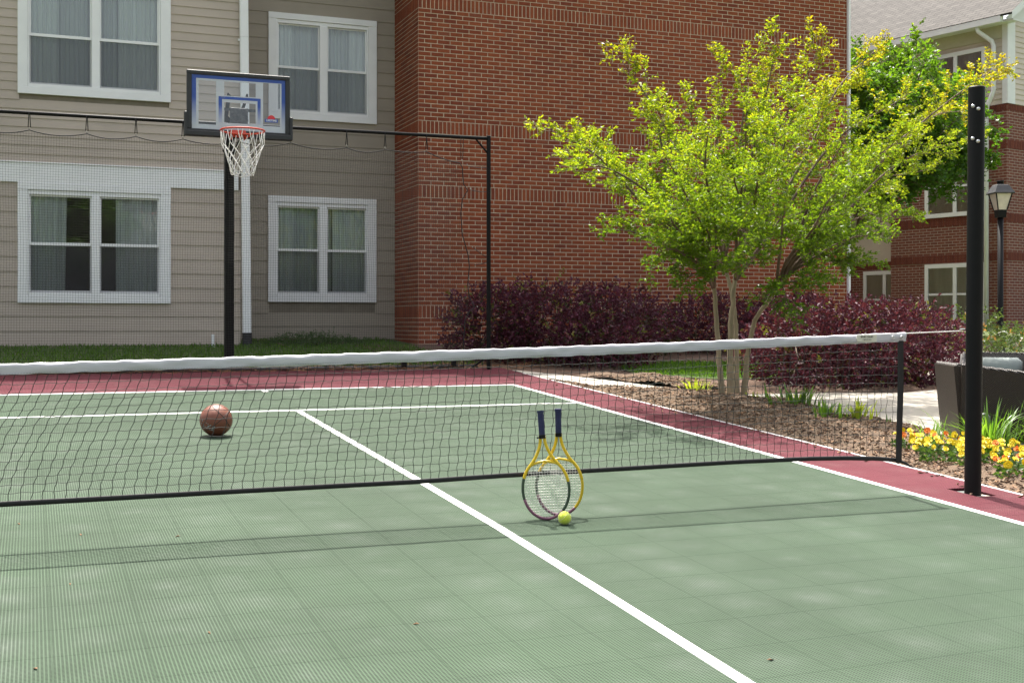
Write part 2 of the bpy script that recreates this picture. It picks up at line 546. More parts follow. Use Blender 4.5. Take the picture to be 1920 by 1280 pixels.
# ============================================================ SETTING: ground
def sheet(name, poly, dz, mat, thick=0.0, parent=None, kind='structure'):
    bm = bmesh.new()
    vs = [bm.verts.new(gp(x, y, dz)) for x, y in poly]
    f = bm.faces.new(vs)
    if f.normal.z < 0: f.normal_flip()
    if thick:
        r = bmesh.ops.extrude_face_region(bm, geom=[f])
        for e in r['geom']:
            if isinstance(e, bmesh.types.BMVert): e.co.z += thick
    bmesh.ops.triangulate(bm, faces=[q for q in bm.faces if len(q.verts) > 4])
    bmesh.ops.recalc_face_normals(bm, faces=bm.faces)
    me = bpy.data.meshes.new(name)
    bm.to_mesh(me); bm.free()
    me.materials.append(mat)
    o = link_mesh(name, me, parent)
    if kind: o['kind'] = kind
    return o

ys = [-400, -60, -8, 0, 8, 16, 24, 60, 400]
g = MB()
for a_, b_ in zip(ys[:-1], ys[1:]):
    g.quad((-400, a_, zg(a_) - 0.01), (400, a_, zg(a_) - 0.01), (400, b_, zg(b_) - 0.01), (-400, b_, zg(b_) - 0.01))
tag(g.build('ground', M['lawn']), kind='structure')

# ------------------------------------------------------------ court
CX0, CX1, CY0, CY1 = 0.06 - 4 * TX, 0.06 + 18 * TX, 4.52 - 23 * TY, 4.52 + 31 * TY + 0.12
court = MB()
court.quad(gp(CX0, CY0, 0.002), gp(CX1, CY0, 0.002), gp(CX1, CY1, 0.002), gp(CX0, CY1, 0.002))
court = tag(court.build('sports_court', M['base']), kind='structure')
TH = 0.016
def tile_mesh(mat):
    b = MB(); hx, hy, c = TX / 2 - 0.00025, TY / 2 - 0.00025, 0.0005
    vs = [(-hx, -hy, 0), (hx, -hy, 0), (hx, hy, 0), (-hx, hy, 0), (-hx, -hy, TH - c), (hx, -hy, TH - c), (hx, hy, TH - c), (-hx, hy, TH - c),
          (-hx + c, -hy + c, TH), (hx - c, -hy + c, TH), (hx - c, hy - c, TH), (-hx + c, hy - c, TH)]
    fs = [(8, 9, 10, 11)] + [(i, (i + 1) % 4, 4 + (i + 1) % 4, 4 + i) for i in range(4)] + [(4 + i, 4 + (i + 1) % 4, 8 + (i + 1) % 4, 8 + i) for i in range(4)]
    b.add(vs, fs)
    return b, b.mesh('tile', mat)
tb, tm_g = tile_mesh(M['tile_green'])
_, tm_r = tile_mesh(M['tile_red'])
ang = math.atan(SLOPE)
tiles = []
def is_red(x, y):
    return x > 4.775 or x < 2 * 2.12 - 4.775 or y > 12.12 or y < -0.35
POST = (5.157, 5.71)
for i in range(-4, 18):
    for j in range(-23, 32):
        x, y = 0.06 + (i + 0.5) * TX, 4.52 + (j + 0.5) * TY
        d = x * sY + y * cY
        u = 960 + FPX * (x * cY - y * sY) / max(d, .1)
        v = HOR + FPX * (CAMZ - zg(y)) / max(d, .1)
        vis = d > 1 and -60 < u < 1980 and v < 1310
        tiles.append((0 if vis else 1, d, x, y))
tiles.sort()
rest = MB()
def split_tile(x, y):
    """a tile cut by a colour change or by the post hole is laid as two cut pieces in the rest"""
    return abs(x - 4.775) < TX / 2 or abs(x - (2 * 2.12 - 4.775)) < TX / 2 or abs(y - 12.12) < TY / 2 or (abs(x - POST[0]) < TX * .6 and abs(y - POST[1]) < TY * .6)
n = 0
tsl = 1 / math.cos(ang)
for (iv, d, x, y) in tiles:
    if iv == 0 and n < 300 and not split_tile(x, y):
        o = bpy.data.objects.new('tile', tm_r if is_red(x, y) else tm_g)
        col.objects.link(o)
        o.location = gp(x, y, 0.003)
        o.rotation_euler = (ang, 0, 0)
        o.parent = court
        n += 1
    else:
        xs, ysp = [(-.5, .5)], [(-.5, .5)]
        for sx in (4.775, 2 * 2.12 - 4.775):
            if abs(x - sx) < TX / 2:
                k = (sx - x) / TX
                xs = [(-.5, k), (k, .5)]
        if abs(y - 12.12) < TY / 2:
            k = (12.12 - y) / TY
            ysp = [(-.5, k), (k, .5)]
        hole = abs(x - POST[0]) < TX * .6 and abs(y - POST[1]) < TY * .6
        e = 0.00018
        for (xa, xb) in xs:
            for (ya, yb) in ysp:
                x0, x1, y0, y1 = x + xa * TX + e, x + xb * TX - e, y + ya * TY + e, y + yb * TY - e
                pieces = [(x0, x1, y0, y1)]
                if hole:
                    hx0, hx1, hy0, hy1 = 5.085, 5.235, 5.60, 5.855
                    pieces = [(x0, x1, y0, min(y1, hy0)), (x0, x1, max(y0, hy1), y1),
                              (x0, min(x1, hx0), max(y0, hy0), min(y1, hy1)), (max(x0, hx1), x1, max(y0, hy0), min(y1, hy1))]
                for (p0, p1, q0, q1) in pieces:
                    if p1 - p0 < .002 or q1 - q0 < .002: continue
                    vs_ = [gp(p0, q0, .003), gp(p1, q0, .003), gp(p1, q1, .003), gp(p0, q1, .003)]
                    c = .0003
                    vt = [gp(p0, q0, .003 + TH - c), gp(p1, q0, .003 + TH - c), gp(p1, q1, .003 + TH - c), gp(p0, q1, .003 + TH - c)]
                    vc = [gp(p0 + c, q0 + c, .003 + TH), gp(p1 - c, q0 + c, .003 + TH), gp(p1 - c, q1 - c, .003 + TH), gp(p0 + c, q1 - c, .003 + TH)]
                    mi = 1 if is_red((p0 + p1) / 2, (q0 + q1) / 2) else 0
                    rest.add(vs_ + vt + vc, [(8, 9, 10, 11)] + [(k, (k + 1) % 4, 4 + (k + 1) % 4, 4 + k) for k in range(4)] + [(4 + k, 4 + (k + 1) % 4, 8 + (k + 1) % 4, 8 + k) for k in range(4)], mi)
tag(rest.build('tiles', [M['tile_green'], M['tile_red']], court), kind='stuff')
ft = MB(); ft.box(5.087, 5.233, 5.602, 5.853, zg(5.6) - 0.02, zg(5.6) + 0.010)
ft.build('post_footing', M['concrete'], court)
TOP = 0.003 + TH
def line(x0, x1, y0, y1):
    b = MB(); z = TOP + 0.0025
    b.add([gp(x0, y0, z), gp(x1, y0, z), gp(x1, y1, z), gp(x0, y1, z), gp(x0, y0, TOP), gp(x1, y0, TOP), gp(x1, y1, TOP), gp(x0, y1, TOP)],
          [(0, 1, 2, 3), (4, 5, 1, 0), (5, 6, 2, 1), (6, 7, 3, 2), (7, 4, 0, 3)])
    b.build('painted_line', M['line'], court)
lw = 0.05
cl = MB(); cyl = list(np.linspace(1.2, 10.4045, 24))
for y in cyl:
    xm = float(np.interp(y, [1.2, 3.35, 4.14, 5.6, 7.0, 10.4], [2.045, 2.083, 2.104, 2.132, 2.134, 2.118]))
    cl.v += [tuple(gp(xm - lw / 2, y, TOP + .0025)), tuple(gp(xm + lw / 2, y, TOP + .0025)), tuple(gp(xm - lw / 2, y, TOP)), tuple(gp(xm + lw / 2, y, TOP))]
for k in range(23):
    o_ = 4 * k
    cl.f += [(o_, o_ + 1, o_ + 5, o_ + 4), (o_ + 2, o_, o_ + 4, o_ + 6), (o_ + 1, o_ + 3, o_ + 7, o_ + 5)]; cl.m += [0] * 3
cl.build('painted_line', M['line'], court)
line(2.12 - lw / 2, 2.12 + lw / 2, 11.90, 12.095)
line(4.775 - lw / 2, 4.775 + lw / 2, -0.3, 12.145)
line(-0.535 - lw / 2, -0.535 + lw / 2, -0.3, 12.145)
line(-0.509, 4.749, 12.095, 12.145)
line(-0.509, 2.12 - lw / 2 - .002, 10.405, 10.455)
line(2.12 - lw / 2 + .0, 4.749, 10.4055, 10.4555)
# white edging bead along the right border
eb = MB()
eb.tube([gp(CX1 + 0.008, y, TOP - 0.004) for y in np.linspace(CY0, 13.4, 60)], 0.009, 6)
eb.build('edging_strip', M['line'], court)

# ------------------------------------------------------------ path, patio, beds
path_poly = [(5.41, 13.76), (5.78, 13.01), (6.07, 12.21), (6.24, 11.66), (6.40, 11.19), (6.74, 10.75), (7.72, 10.67), (8.58, 10.53), (9.3, 10.75), (9.9, 11.6), (10.4, 13.5), (11.2, 15.6), (14, 17), (14, 13.2), (12.5, 12.2), (14, 10), (14, 6.2), (9, 6.55), (7.1, 6.95), (6.52, 7.25), (6.62, 7.75),
             (6.75, 8.31), (6.63, 8.62), (6.60, 9.0), (6.75, 9.6), (6.58, 10.14), (6.33, 10.53), (6.03, 11.05), (5.68, 11.5), (5.54, 12.19), (5.41, 12.95)]
sheet('concrete_path', path_poly, -0.02, M['concrete'], 0.045)
sheet('planting_bed', [(4.6, 14.6), (5.41, 13.77), (5.78, 13.01), (6.07, 12.21), (6.40, 11.19), (6.74, 10.75), (8.58, 10.53), (9.3, 10.75), (9.9, 11.6), (10.4, 13.5), (11.2, 15.6), (14, 17), (14, 18.46), (4.6, 18.46)], 0.004, M['soil_dark'])
LP = [(6.9, 13.9), (6.75, 13.05), (7.45, 12.35), (9.2, 12.3), (9.3, 14.2), (8.0, 14.6)]
sheet('lawn', LP, 0.012, M['lawn'])

def inside(p, poly):
    x, y = p; c = False
    for i in range(len(poly)):
        (x1, y1), (x2, y2) = poly[i], poly[i - 1]
        if (y1 > y) != (y2 > y) and x < (x2 - x1) * (y - y1) / (y2 - y1) + x1: c = not c
    return c

def hills(x, y):
    d2 = ((x - 6.15) ** 2) / 0.5 + ((y - 10.0) ** 2) / 3.0
    edge = min(1.0, max(0.0, (x - 5.42) / 0.35))
    return 0.012 + edge * (0.03 + 0.05 * math.exp(-d2)) + edge * 0.018 * math.sin(x * 9.1 + y * 3.3) * math.sin(y * 7.7 - x * 2.1)
rng = np.random.default_rng(3)
bx = np.arange(5.415, 12.0, 0.045); by = np.arange(2.0, 13.0, 0.045)
mb = MB(); vid = {}
cells = [(i, j) for i in range(len(bx) - 1) for j in range(len(by) - 1)
         if (bx[i] < 7.6 or by[j] < 7.6) and not inside((bx[i] + .02, by[j] + .02), path_poly) and not (by[j] > 8.0 and bx[i] > 6.9) and (by[j] < 12.9)]
def vtx(i, j):
    if (i, j) not in vid:
        vid[(i, j)] = len(mb.v)
        mb.v.append(tuple(gp(bx[i], by[j], hills(bx[i], by[j]) + rng.uniform(-.008, .008))))
    return vid[(i, j)]
for i, j in cells:
    mb.f.append((vtx(i, j), vtx(i + 1, j), vtx(i + 1, j + 1), vtx(i, j + 1))); mb.m.append(0)
tag(mb.build('mulch_bed', M['soil'], smooth=True), kind='structure')
# loose chips and bark on the bed
ch = MB(); k = 0
while k < 9000:
    x, y = rng.uniform(5.43, 7.4), rng.uniform(4.6, 12.6)
    if k < 120: x = 5.43 - abs(rng.normal(0, .10))
    if inside((x, y), path_poly) or (x > 6.9 and y > 7.6): continue
    L, W, T = rng.uniform(.012, .045), rng.uniform(.005, .014), rng.uniform(.003, .007)
    rot = Matrix.Rotation(rng.uniform(0, 6.28), 3, 'Z') @ Matrix.Rotation(rng.uniform(-.5, .5), 3, 'Y') @ Matrix.Rotation(rng.uniform(-.5, .5), 3, 'X')
    c = gp(x, y, hills(x, y) + .004 if x > 5.41 else TOP + .004)
    ch.box(c.x - L / 2, c.x + L / 2, c.y - W / 2, c.y + W / 2, c.z - T / 2, c.z + T / 2, int(rng.integers(0, 3)), rot)
    k += 1
tag(ch.build('bark_chips', [M['chip'], M['dead'], M['soil_dark']]), 'loose tan bark chips and dry litter strewn over the tree bed', 'mulch', kind='stuff')

# grass behind the court and in the small lawn
def grass(name, region, count, hmin, hmax, label, seed, dz=0.0):
    r = np.random.default_rng(seed)
    P, D, S = [], [], []
    while len(P) < count:
        p = region(r)
        if p is None: continue
        P.append(tuple(gp(p[0], p[1], dz))); D.append((r.normal(0, .45), r.normal(0, .45), 1)); S.append(r.uniform(hmin, hmax))
    o = link_mesh(name, leaf_mesh(name, P, D, S, M['leaf_green'], r.uniform(0.05, 0.6, count), r, 0.16, 0.1, 0.15))
    tag(o, label, 'grass', kind='stuff')
grass('grass', lambda r: (r.uniform(-.8, 5.4), r.uniform(14.6, 19.7)), 16000, .04, .09, 'short green grass growing between the court and the tan wall', 5)
def _lp(r):
    p = (r.uniform(6.7, 9.4), r.uniform(12.3, 14.7))
    return p if inside(p, LP) else None
grass('grass', _lp, 7000, .03, .08, 'small green lawn patch between the purple hedges', 6, .012)
# pine straw along the back of the court
st = MB()
for k in range(2600):
    x, y = rng.uniform(-.8, 6.0), 14.02 + abs(rng.normal(0, .28))
    a = rng.uniform(0, 6.28); L = rng.uniform(.06, .16); dz = rng.uniform(.005, .05)
    if x > 5.2 and y < 14.4 and rng.uniform() < .6: continue
    p = gp(x, y, dz); q = Vector((math.cos(a) * L, math.sin(a) * L, rng.uniform(-.02, .03)))
    w = Vector((-math.sin(a), math.cos(a), .5)) * .0022
    st.quad(p - w, p + w, p + q + w, p + q - w, 0 if rng.uniform() < .75 else 1)
tag(st.build('pine_straw', [M['straw'], M['dead']]), 'orange brown pine straw piled along the back edge of the court', 'pine straw', kind='stuff')

# ============================================================ THE BUILDING
bld = tag(empty('apartment_building', gp(5.66, 18.47)), 'tall apartment building with tan lap siding and a red brick wing', 'building')
INV = Matrix.Translation(-Vector(bld.location))
def bpart(mb, name, mats, parent=None, smooth=False):
    o = mb.build(name, mats, parent or bld, smooth)
    if parent is None: o.location = -Vector(bld.location)
    return o
Z = CAMZ
BX0, BX1, BY = 5.664, 13.798, 18.47
RET = 19.81
# ---- brick wing
wall = MB()
b0, b1, wtop = zg(18) - .4, Z + 6.35, Z + 10.5
wall.quad((BX0 + .003, BY + .003, b0), (BX1, BY + .003, b0), (BX1, BY + .003, b1), (BX0 + .003, BY + .003, b1))
wall.quad((BX0 + .003, 31, b0), (BX0 + .003, BY + .003, b0), (BX0 + .003, BY + .003, b1), (BX0 + .003, 31, b1))
wall.box(BX0, BX1, BY, 31, b1, wtop, 1)
wall.quad((BX1, BY + .003, b0), (BX1, 31, b0), (BX1, 31, b1), (BX1, BY + .003, b1), 1)
bw = bpart(wall, 'brick_wall', [M['mortar'], M['farbrick']])
HB, LB, JT = 0.0680, 0.2125, 0.0115
courses = []   # (z, height, soldier)
z = Z + 0.076
for k in range(9): courses.append((z - HB * (k + 1), HB, False))
zz = z
def up(nrows):
    global zz
    for _ in range(nrows):
        courses.append((zz, HB, False)); zz += HB
def soldier():
    global zz
    courses.append((zz, 0.2, True)); zz += 0.2
soldier(); up(25); soldier(); up(12); soldier(); up(26); soldier(); up(12); soldier(); up(3)
courses.sort()
DEP = 0.10
def brick_verts(x0, x1, z0, z1, axis, proud):
    e = JT / 2
    c = .003
    if axis == 'x':
        yf = BY - proud
        return [(x0 + e, BY + .05, z0 + e), (x1 - e, BY + .05, z0 + e), (x1 - e, BY + .05, z1 - e), (x0 + e, BY + .05, z1 - e),
                (x0 + e, yf + c, z0 + e), (x1 - e, yf + c, z0 + e), (x1 - e, yf + c, z1 - e), (x0 + e, yf + c, z1 - e),
                (x0 + e + c, yf, z0 + e + c), (x1 - e - c, yf, z0 + e + c), (x1 - e - c, yf, z1 - e - c), (x0 + e + c, yf, z1 - e - c)]
    xf = BX0 - proud
    return [(BX0 + .05, x1 - e, z0 + e), (BX0 + .05, x0 + e, z0 + e), (BX0 + .05, x0 + e, z1 - e), (BX0 + .05, x1 - e, z1 - e),
            (xf + c, x1 - e, z0 + e), (xf + c, x0 + e, z0 + e), (xf + c, x0 + e, z1 - e), (xf + c, x1 - e, z1 - e),
            (xf, x1 - e - c, z0 + e + c), (xf, x0 + e + c, z0 + e + c), (xf, x0 + e + c, z1 - e - c), (xf, x1 - e - c, z1 - e - c)]
BF = [(8, 9, 10, 11)] + [(k, (k + 1) % 4, 4 + (k + 1) % 4, 4 + k) for k in range(4)] + [(4 + k, 4 + (k + 1) % 4, 8 + (k + 1) % 4, 8 + k) for k in range(4)]
# shared meshes for the bricks that are objects of their own
e_ = JT / 2
brick_me = []
for mt in BR:
    for var in range(2):
        b = MB(); c = .003 + .0015 * var; hx, hz = LB / 2 - e_, HB / 2 - e_
        vs_ = [(-hx, .05, -hz), (hx, .05, -hz), (hx, .05, hz), (-hx, .05, hz), (-hx, c, -hz), (hx, c, -hz), (hx, c, hz), (-hx, c, hz),
               (-hx + c, 0, -hz + c), (hx - c, 0, -hz + c), (hx - c, 0, hz - c), (-hx + c, 0, hz - c)]
        b.add(vs_, BF); brick_me.append(b.mesh('brick', mt))
br = MB(); nb = 0
rb = random.Random(11)
brn = []
for ci, (z0, h, sol) in enumerate(courses):
    # front
    step = HB if sol else LB
    x = BX0 if sol or ci % 2 == 0 else BX0 - LB / 2
    while x < BX1 - .01:
        x0, x1 = max(x, BX0), min(x + step, BX1)
        x += step
        if x1 - x0 < .03: continue
        j = rb.uniform(-.0015, .0015)
        full = abs(x1 - x0 - LB) < 1e-4 and not sol
        cx_, cz_ = (x0 + x1) / 2, z0 + h / 2
        d = cx_ * sY + BY * cY
        v = HOR - FPX * (cz_ - Z) / d
        if full and x0 > BX0 + .02 and cx_ < 7.2 and -5 < v < 690 and nb < 300 and not (v > 540 and cx_ > 6.0):
            brn.append((cx_, cz_, j)); nb += 1
        else:
            br.add(brick_verts(x0 + rb.uniform(0, .001), x1 - rb.uniform(0, .001), z0 + rb.uniform(-.0008, .0008), z0 + h, 'x', j + .002), BF, rb.choice((0, 0, 0, 1, 1, 2, 2, 3, 4)))
    # return
    y = BY if sol or ci % 2 == 1 else BY - LB / 2
    while y < RET - .01:
        y0, y1 = max(y, BY), min(y + step, RET)
        y += step
        if y1 - y0 < .03: continue
        br.add(brick_verts(y0, y1, z0, z0 + h, 'y', .002 + rb.uniform(-.0015, .0015)), BF, rb.choice((0, 0, 0, 1, 1, 2, 2, 3, 4)))
for (cx_, cz_, j) in brn:
    o = bpy.data.objects.new('brick', rb.choice(brick_me[:6] + brick_me))
    col.objects.link(o)
    o.parent = bw
    o.location = (cx_ + rb.uniform(-.001, .001), BY - .002 - j, cz_ + rb.uniform(-.0007, .0007))
tag(br.build('bricks', BR, bw), kind='stuff')
# white corner pipe at the far end of the brick wall
wp = MB(); wp.bbox(BX1 + .004, BX1 + .05, BY - .05, BY + .03, zg(18) - .2, Z + 9.5, .008)
bpart(wp, 'corner_downspout', M['trim'])

# ---- siding walls
LBX0, LBX1, LY = -6.0, 2.90, BY + .02          # the left block
def wall_with_holes(x0, x1, y, z0, z1, holes, mat, name):
    xs = sorted({x0, x1, *[h[0] for h in holes], *[h[1] for h in holes]})
    zs = sorted({z0, z1, *[h[2] for h in holes], *[h[3] for h in holes]})
    b = MB()
    for xa, xb in zip(xs[:-1], xs[1:]):
        for za, zb in zip(zs[:-1], zs[1:]):
            if any(h[0] - 1e-6 <= xa and xb <= h[1] + 1e-6 and h[2] - 1e-6 <= za and zb <= h[3] + 1e-6 for h in holes): continue
            b.quad((xa, y, za), (xb, y, za), (xb, y, zb), (xa, y, zb))
    return bpart(b, name, mat)
W_LL = (-.188, 1.888, Z + .28, Z + 1.968)     # outer trim of each window
W_LU = (-.188, 1.888, Z + 3.215, Z + 4.92)
W_RL = (3.542, 5.341, Z + .335, Z + 2.052)
W_RU = (3.548, 5.345, Z + 3.300, Z + 5.015)
def inner(w, l=.153, b=.147, t=.163): return (w[0] + l, w[1] - l - .012, w[2] + b, w[3] - t)
def boards(sw, x0, x1, y, z0, z1, ex, wins, mat, seed, proud=.014):
    r = random.Random(seed)
    z = z0
    while z < z1 - .02:
        zt = min(z + ex, z1)
        segs = [(x0, x1)]
        for w in wins:
            if z < w[3] - .03 and zt > w[2] + .03:
                ns = []
                for s in segs:
                    if s[1] <= w[0] or s[0] >= w[1]: ns.append(s); continue
                    if w[0] > s[0]: ns.append((s[0], w[0] + .02))
                    if w[1] < s[1]: ns.append((w[1] - .02, s[1]))
                segs = ns
        for s in segs:
            cuts = [s[0]]
            while s[1] - cuts[-1] > 3.7:
                cuts.append(cuts[-1] + r.uniform(2.2, 3.5))
            cuts.append(s[1])
            for xa, xb in zip(cuts[:-1], cuts[1:]):
                b = MB(); g_ = .0012 if xb < s[1] else 0
                jz = r.uniform(-.0012, .0012)
                yb, yt = y - proud, y - .003
                b.add([(xa + g_, yb, z + jz), (xb - g_, yb, z + jz), (xb - g_, yt, zt + .010), (xa + g_, yt, zt + .010),
                       (xa + g_, y, z + jz), (xb - g_, y, z + jz), (xb - g_, y, zt + .010), (xa + g_, y, zt + .010)],
                      [(0, 1, 2, 3), (4, 5, 1, 0), (5, 6, 2, 1), (7, 4, 0, 3), (6, 7, 3, 2)])
                b.build('siding_board', mat, sw)
        z = zt
sw = wall_with_holes(LBX0, LBX1, LY, zg(18) - .3, Z + 9.65, [inner(W_LL), inner(W_LU)], M['sheath'], 'siding_wall')
boards(sw, LBX0 + 4.6, LBX1, LY, Z - .327, Z + 1.97, .2095, [W_LL], M['siding'], 1)
boards(sw, LBX0 + 4.6, LBX1, LY, Z + 2.247, Z + 6.3, .1262, [W_LU], M['siding'], 2)
sb = MB(); sb.box(LBX0, LBX0 + 4.6, LY - .01, LY, zg(18) - .3, Z + 6.3); sb.box(LBX0, LBX1, LY - .01, LY, Z + 6.31, Z + 9.6)
sb.build('upper_siding', M['siding'], sw)
sr = wall_with_holes(LBX1, BX0, RET, zg(18) - .3, Z + 9.65, [inner(W_RL), inner(W_RU)], M['sheath'], 'siding_wall')
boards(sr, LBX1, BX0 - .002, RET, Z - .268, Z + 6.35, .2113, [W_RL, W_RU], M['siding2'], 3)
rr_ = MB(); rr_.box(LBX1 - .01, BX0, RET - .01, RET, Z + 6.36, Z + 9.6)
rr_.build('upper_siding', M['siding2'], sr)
# side of the left block, foundation, band, cap
b = MB(); b.quad((LBX1, LY, zg(18) - .3), (LBX1, 31, zg(18) - .3), (LBX1, 31, Z + 9.65), (LBX1, LY, Z + 9.65))
b.quad((LBX0, 31, zg(18) - .3), (LBX0, LY, zg(18) - .3), (LBX0, LY, Z + 9.65), (LBX0, 31, Z + 9.65))
b.quad((LBX0, 31, zg(18) - .3), (BX1, 31, zg(18) - .3), (BX1, 31, Z + 9.65), (LBX0, 31, Z + 9.65))
bpart(b, 'side_wall', M['siding'])
b = MB(); b.box(LBX0, LBX1 - .02, LY - .004, LY + .1, zg(18) - .4, Z - .330); b.box(LBX1, BX0, RET - .004, RET + .1, zg(19) - .4, Z - .271)
b.box(LBX0, LBX1 - .02, LY - .035, LY - .0045, Z - .405, Z - .375)
bpart(b, 'foundation', M['foundation'])
b = MB(); b.bbox(LBX0, 2.868, LY - .034, LY - .001, Z + 1.970, Z + 2.243, .004)
bpart(b, 'band_board', M['trim'])
b = MB(); b.bbox(LBX0, 2.868, LY - .046, LY - .001, Z + 2.2435, Z + 2.262, .004)
bpart(b, 'band_cap', M['trim'])
# roofs
b = MB()
b.add([(LBX0 - .4, LY - .4, Z + 9.62), (BX0, LY - .4, Z + 9.62), (BX0, 25, Z + 12.2), (LBX0 - .4, 25, Z + 12.2), (BX0, 31.4, Z + 9.62), (LBX0 - .4, 31.4, Z + 9.62)],
      [(0, 1, 2, 3), (3, 2, 4, 5), (0, 5, 4, 1)])
b.add([(BX0 - .4, BY - .4, Z + 10.48), (BX1 + .4, BY - .4, Z + 10.48), (BX1 + .4, 25, Z + 13.2), (BX0 - .4, 25, Z + 13.2), (BX1 + .4, 31.4, Z + 10.48), (BX0 - .4, 31.4, Z + 10.48)],
      [(0, 1, 2, 3), (3, 2, 4, 5), (0, 5, 4, 1), (0, 3, 5), (1, 4, 2)])
bpart(b, 'roof', M['shingle'])

# ---- windows
def wavy(b, x0, x1, y, z0, z1, amp, wl, seed, lean=0.0, mi=0):
    r = random.Random(seed); n = max(8, int((x1 - x0) / .012)); ph = r.uniform(0, 6)
    top, bot = [], []
    for k in range(n + 1):
        t = k / n; x = x0 + t * (x1 - x0)
        w = amp * (math.sin(2 * math.pi * x / wl + ph) + .5 * math.sin(2 * math.pi * x / (wl * .43) + 2 * ph) + .4 * math.sin(2 * math.pi * x / (wl * 2.3)))
        top.append((x, y + w * .6, z1)); bot.append((x + lean * (t - .5 if lean > 9 else 1), y + w * 1.2, z0))
    for k in range(n): b.quad(bot[k], bot[k + 1], top[k + 1], top[k], mi)
def window(w, y, trim, mull, cur, seed):
    wi = empty('window', Vector(((w[0] + w[1]) / 2, y, w[2])) - Vector(bld.location))
    wi.parent = bld
    off = -Vector(((w[0] + w[1]) / 2, y, w[2]))
    def P(mb, name, mats, smooth=False):
        o = mb.build(name, mats, wi, smooth); o.location = off; return o
    il, ir, ib, it = inner(w)
    # casing boards
    f = MB(); t = .032; ya, yb = y - .040, y - .001
    f.bbox(w[0], il - .022, ya, yb, w[2] + .103, w[3] - .1, .003)
    f.bbox(ir + .022, w[1], ya, yb, w[2] + .103, w[3] - .1, .003)
    f.bbox(w[0], w[1], ya - .004, yb, w[3] - .0985, w[3], .003)
    f.bbox(w[0], w[1], ya - .004, yb, w[2], w[2] + .1015, .003)
    P(f, 'casing', M['trim'])
    # vinyl unit: outer frame, mullion
    f = MB(); ya, yb = y - .026, y + .075
    f.box(il - .020, il, ya, yb, ib - .04, it + .06); f.box(ir, ir + .020, ya, yb, ib - .04, it + .06)
    f.box(il, ir, ya, yb, it + .002, it + .06); f.box(il, ir, ya - .012, yb, ib - .043, ib - .002)
    m0, m1 = mull
    f.bbox(m0, m1, ya - .006, yb, ib - .0015, it + .0015, .004)
    P(f, 'frame', M['vinyl'])
    zm = (ib + it) / 2
    for (xa, xb) in ((il, m0), (m1, ir)):
        s = MB(); t = .022
        s.box(xa + .001, xb - .001, y + .005, y + .035, zm - .020, zm + .020)
        s.box(xa + .001, xa + t, y + .007, y + .03, zm + .020, it); s.box(xb - t, xb - .001, y + .007, y + .03, zm + .020, it)
        s.box(xa + t, xb - t, y + .007, y + .03, it - t, it)
        s.box(xa + .001, xa + t, y + .030, y + .055, ib, zm - .020); s.box(xb - t, xb - .001, y + .030, y + .055, ib, zm - .020)
        s.box(xa + t, xb - t, y + .030, y + .055, ib, ib + .03)
        P(s, 'sash', M['vinyl'])
        g1 = MB(); g1.quad((xa + t, y + .018, zm + .02), (xb - t, y + .018, zm + .02), (xb - t, y + .018, it - t), (xa + t, y + .018, it - t)); P(g1, 'pane', M['glass'])
        g2 = MB(); g2.quad((xa + t, y + .042, ib + .03), (xb - t, y + .042, ib + .03), (xb - t, y + .042, zm - .02), (xa + t, y + .042, zm - .02)); P(g2, 'pane', M['glass'])
        g3 = MB(); g3.quad((xa + .004, y + .012, ib + .002), (xb - .004, y + .012, ib + .002), (xb - .004, y + .012, zm - .021), (xa + .004, y + .012, zm - .021)); P(g3, 'insect_screen', M['screen'])
    rm = MB(); D = 2.4; e = .05
    x0, x1, z0, z1 = il - e, ir + e, ib - e, it + e
    rm.quad((x0, y + D, z0), (x1, y + D, z0), (x1, y + D, z1), (x0, y + D, z1)); rm.quad((x0, y + .08, z0), (x0, y + D, z0), (x0, y + D, z1), (x0, y + .08, z1))
    rm.quad((x1, y + D, z0), (x1, y + .08, z0), (x1, y + .08, z1), (x1, y + D, z1)); rm.quad((x0, y + D, z1), (x1, y + D, z1), (x1, y + .08, z1), (x0, y + .08, z1))
    rm.quad((x0, y + .08, z0), (x1, y + .08, z0), (x1, y + D, z0), (x0, y + D, z0))
    P(rm, 'room', M['room'])
    for k, (xa, xb, kind, lean) in enumerate(cur):
        c = MB(); wavy(c, xa, xb, y + (.105 if kind == 'curtain' else .15), ib - .04, it + .04, .016, .085, seed + k, lean)
        P(c, 'curtain', M[kind], True)
    return wi
LW = W_LU[1] - W_LU[0]
window(W_LL, LY, .1, (.795, .904), [(-.06, .47, 'curtain', -.03), (1.13, 1.76, 'curtain', .0)], 10)
window(W_LU, LY, .1, (.795, .904), [(-.06, .36, 'curtain', 0), (.34, 1.20, 'sheer', 0), (1.16, 1.76, 'curtain', 0)], 20)
window(W_RL, RET, .1, (4.380, 4.510), [(3.68, 3.98, 'curtain', 0), (3.96, 4.62, 'sheer', 0), (4.62, 5.22, 'curtain', 0)], 30)
window(W_RU, RET, .1, (4.386, 4.516), [(3.68, 3.95, 'curtain', 0), (3.93, 4.95, 'sheer', 0), (4.9, 5.22, 'curtain', 0)], 40)
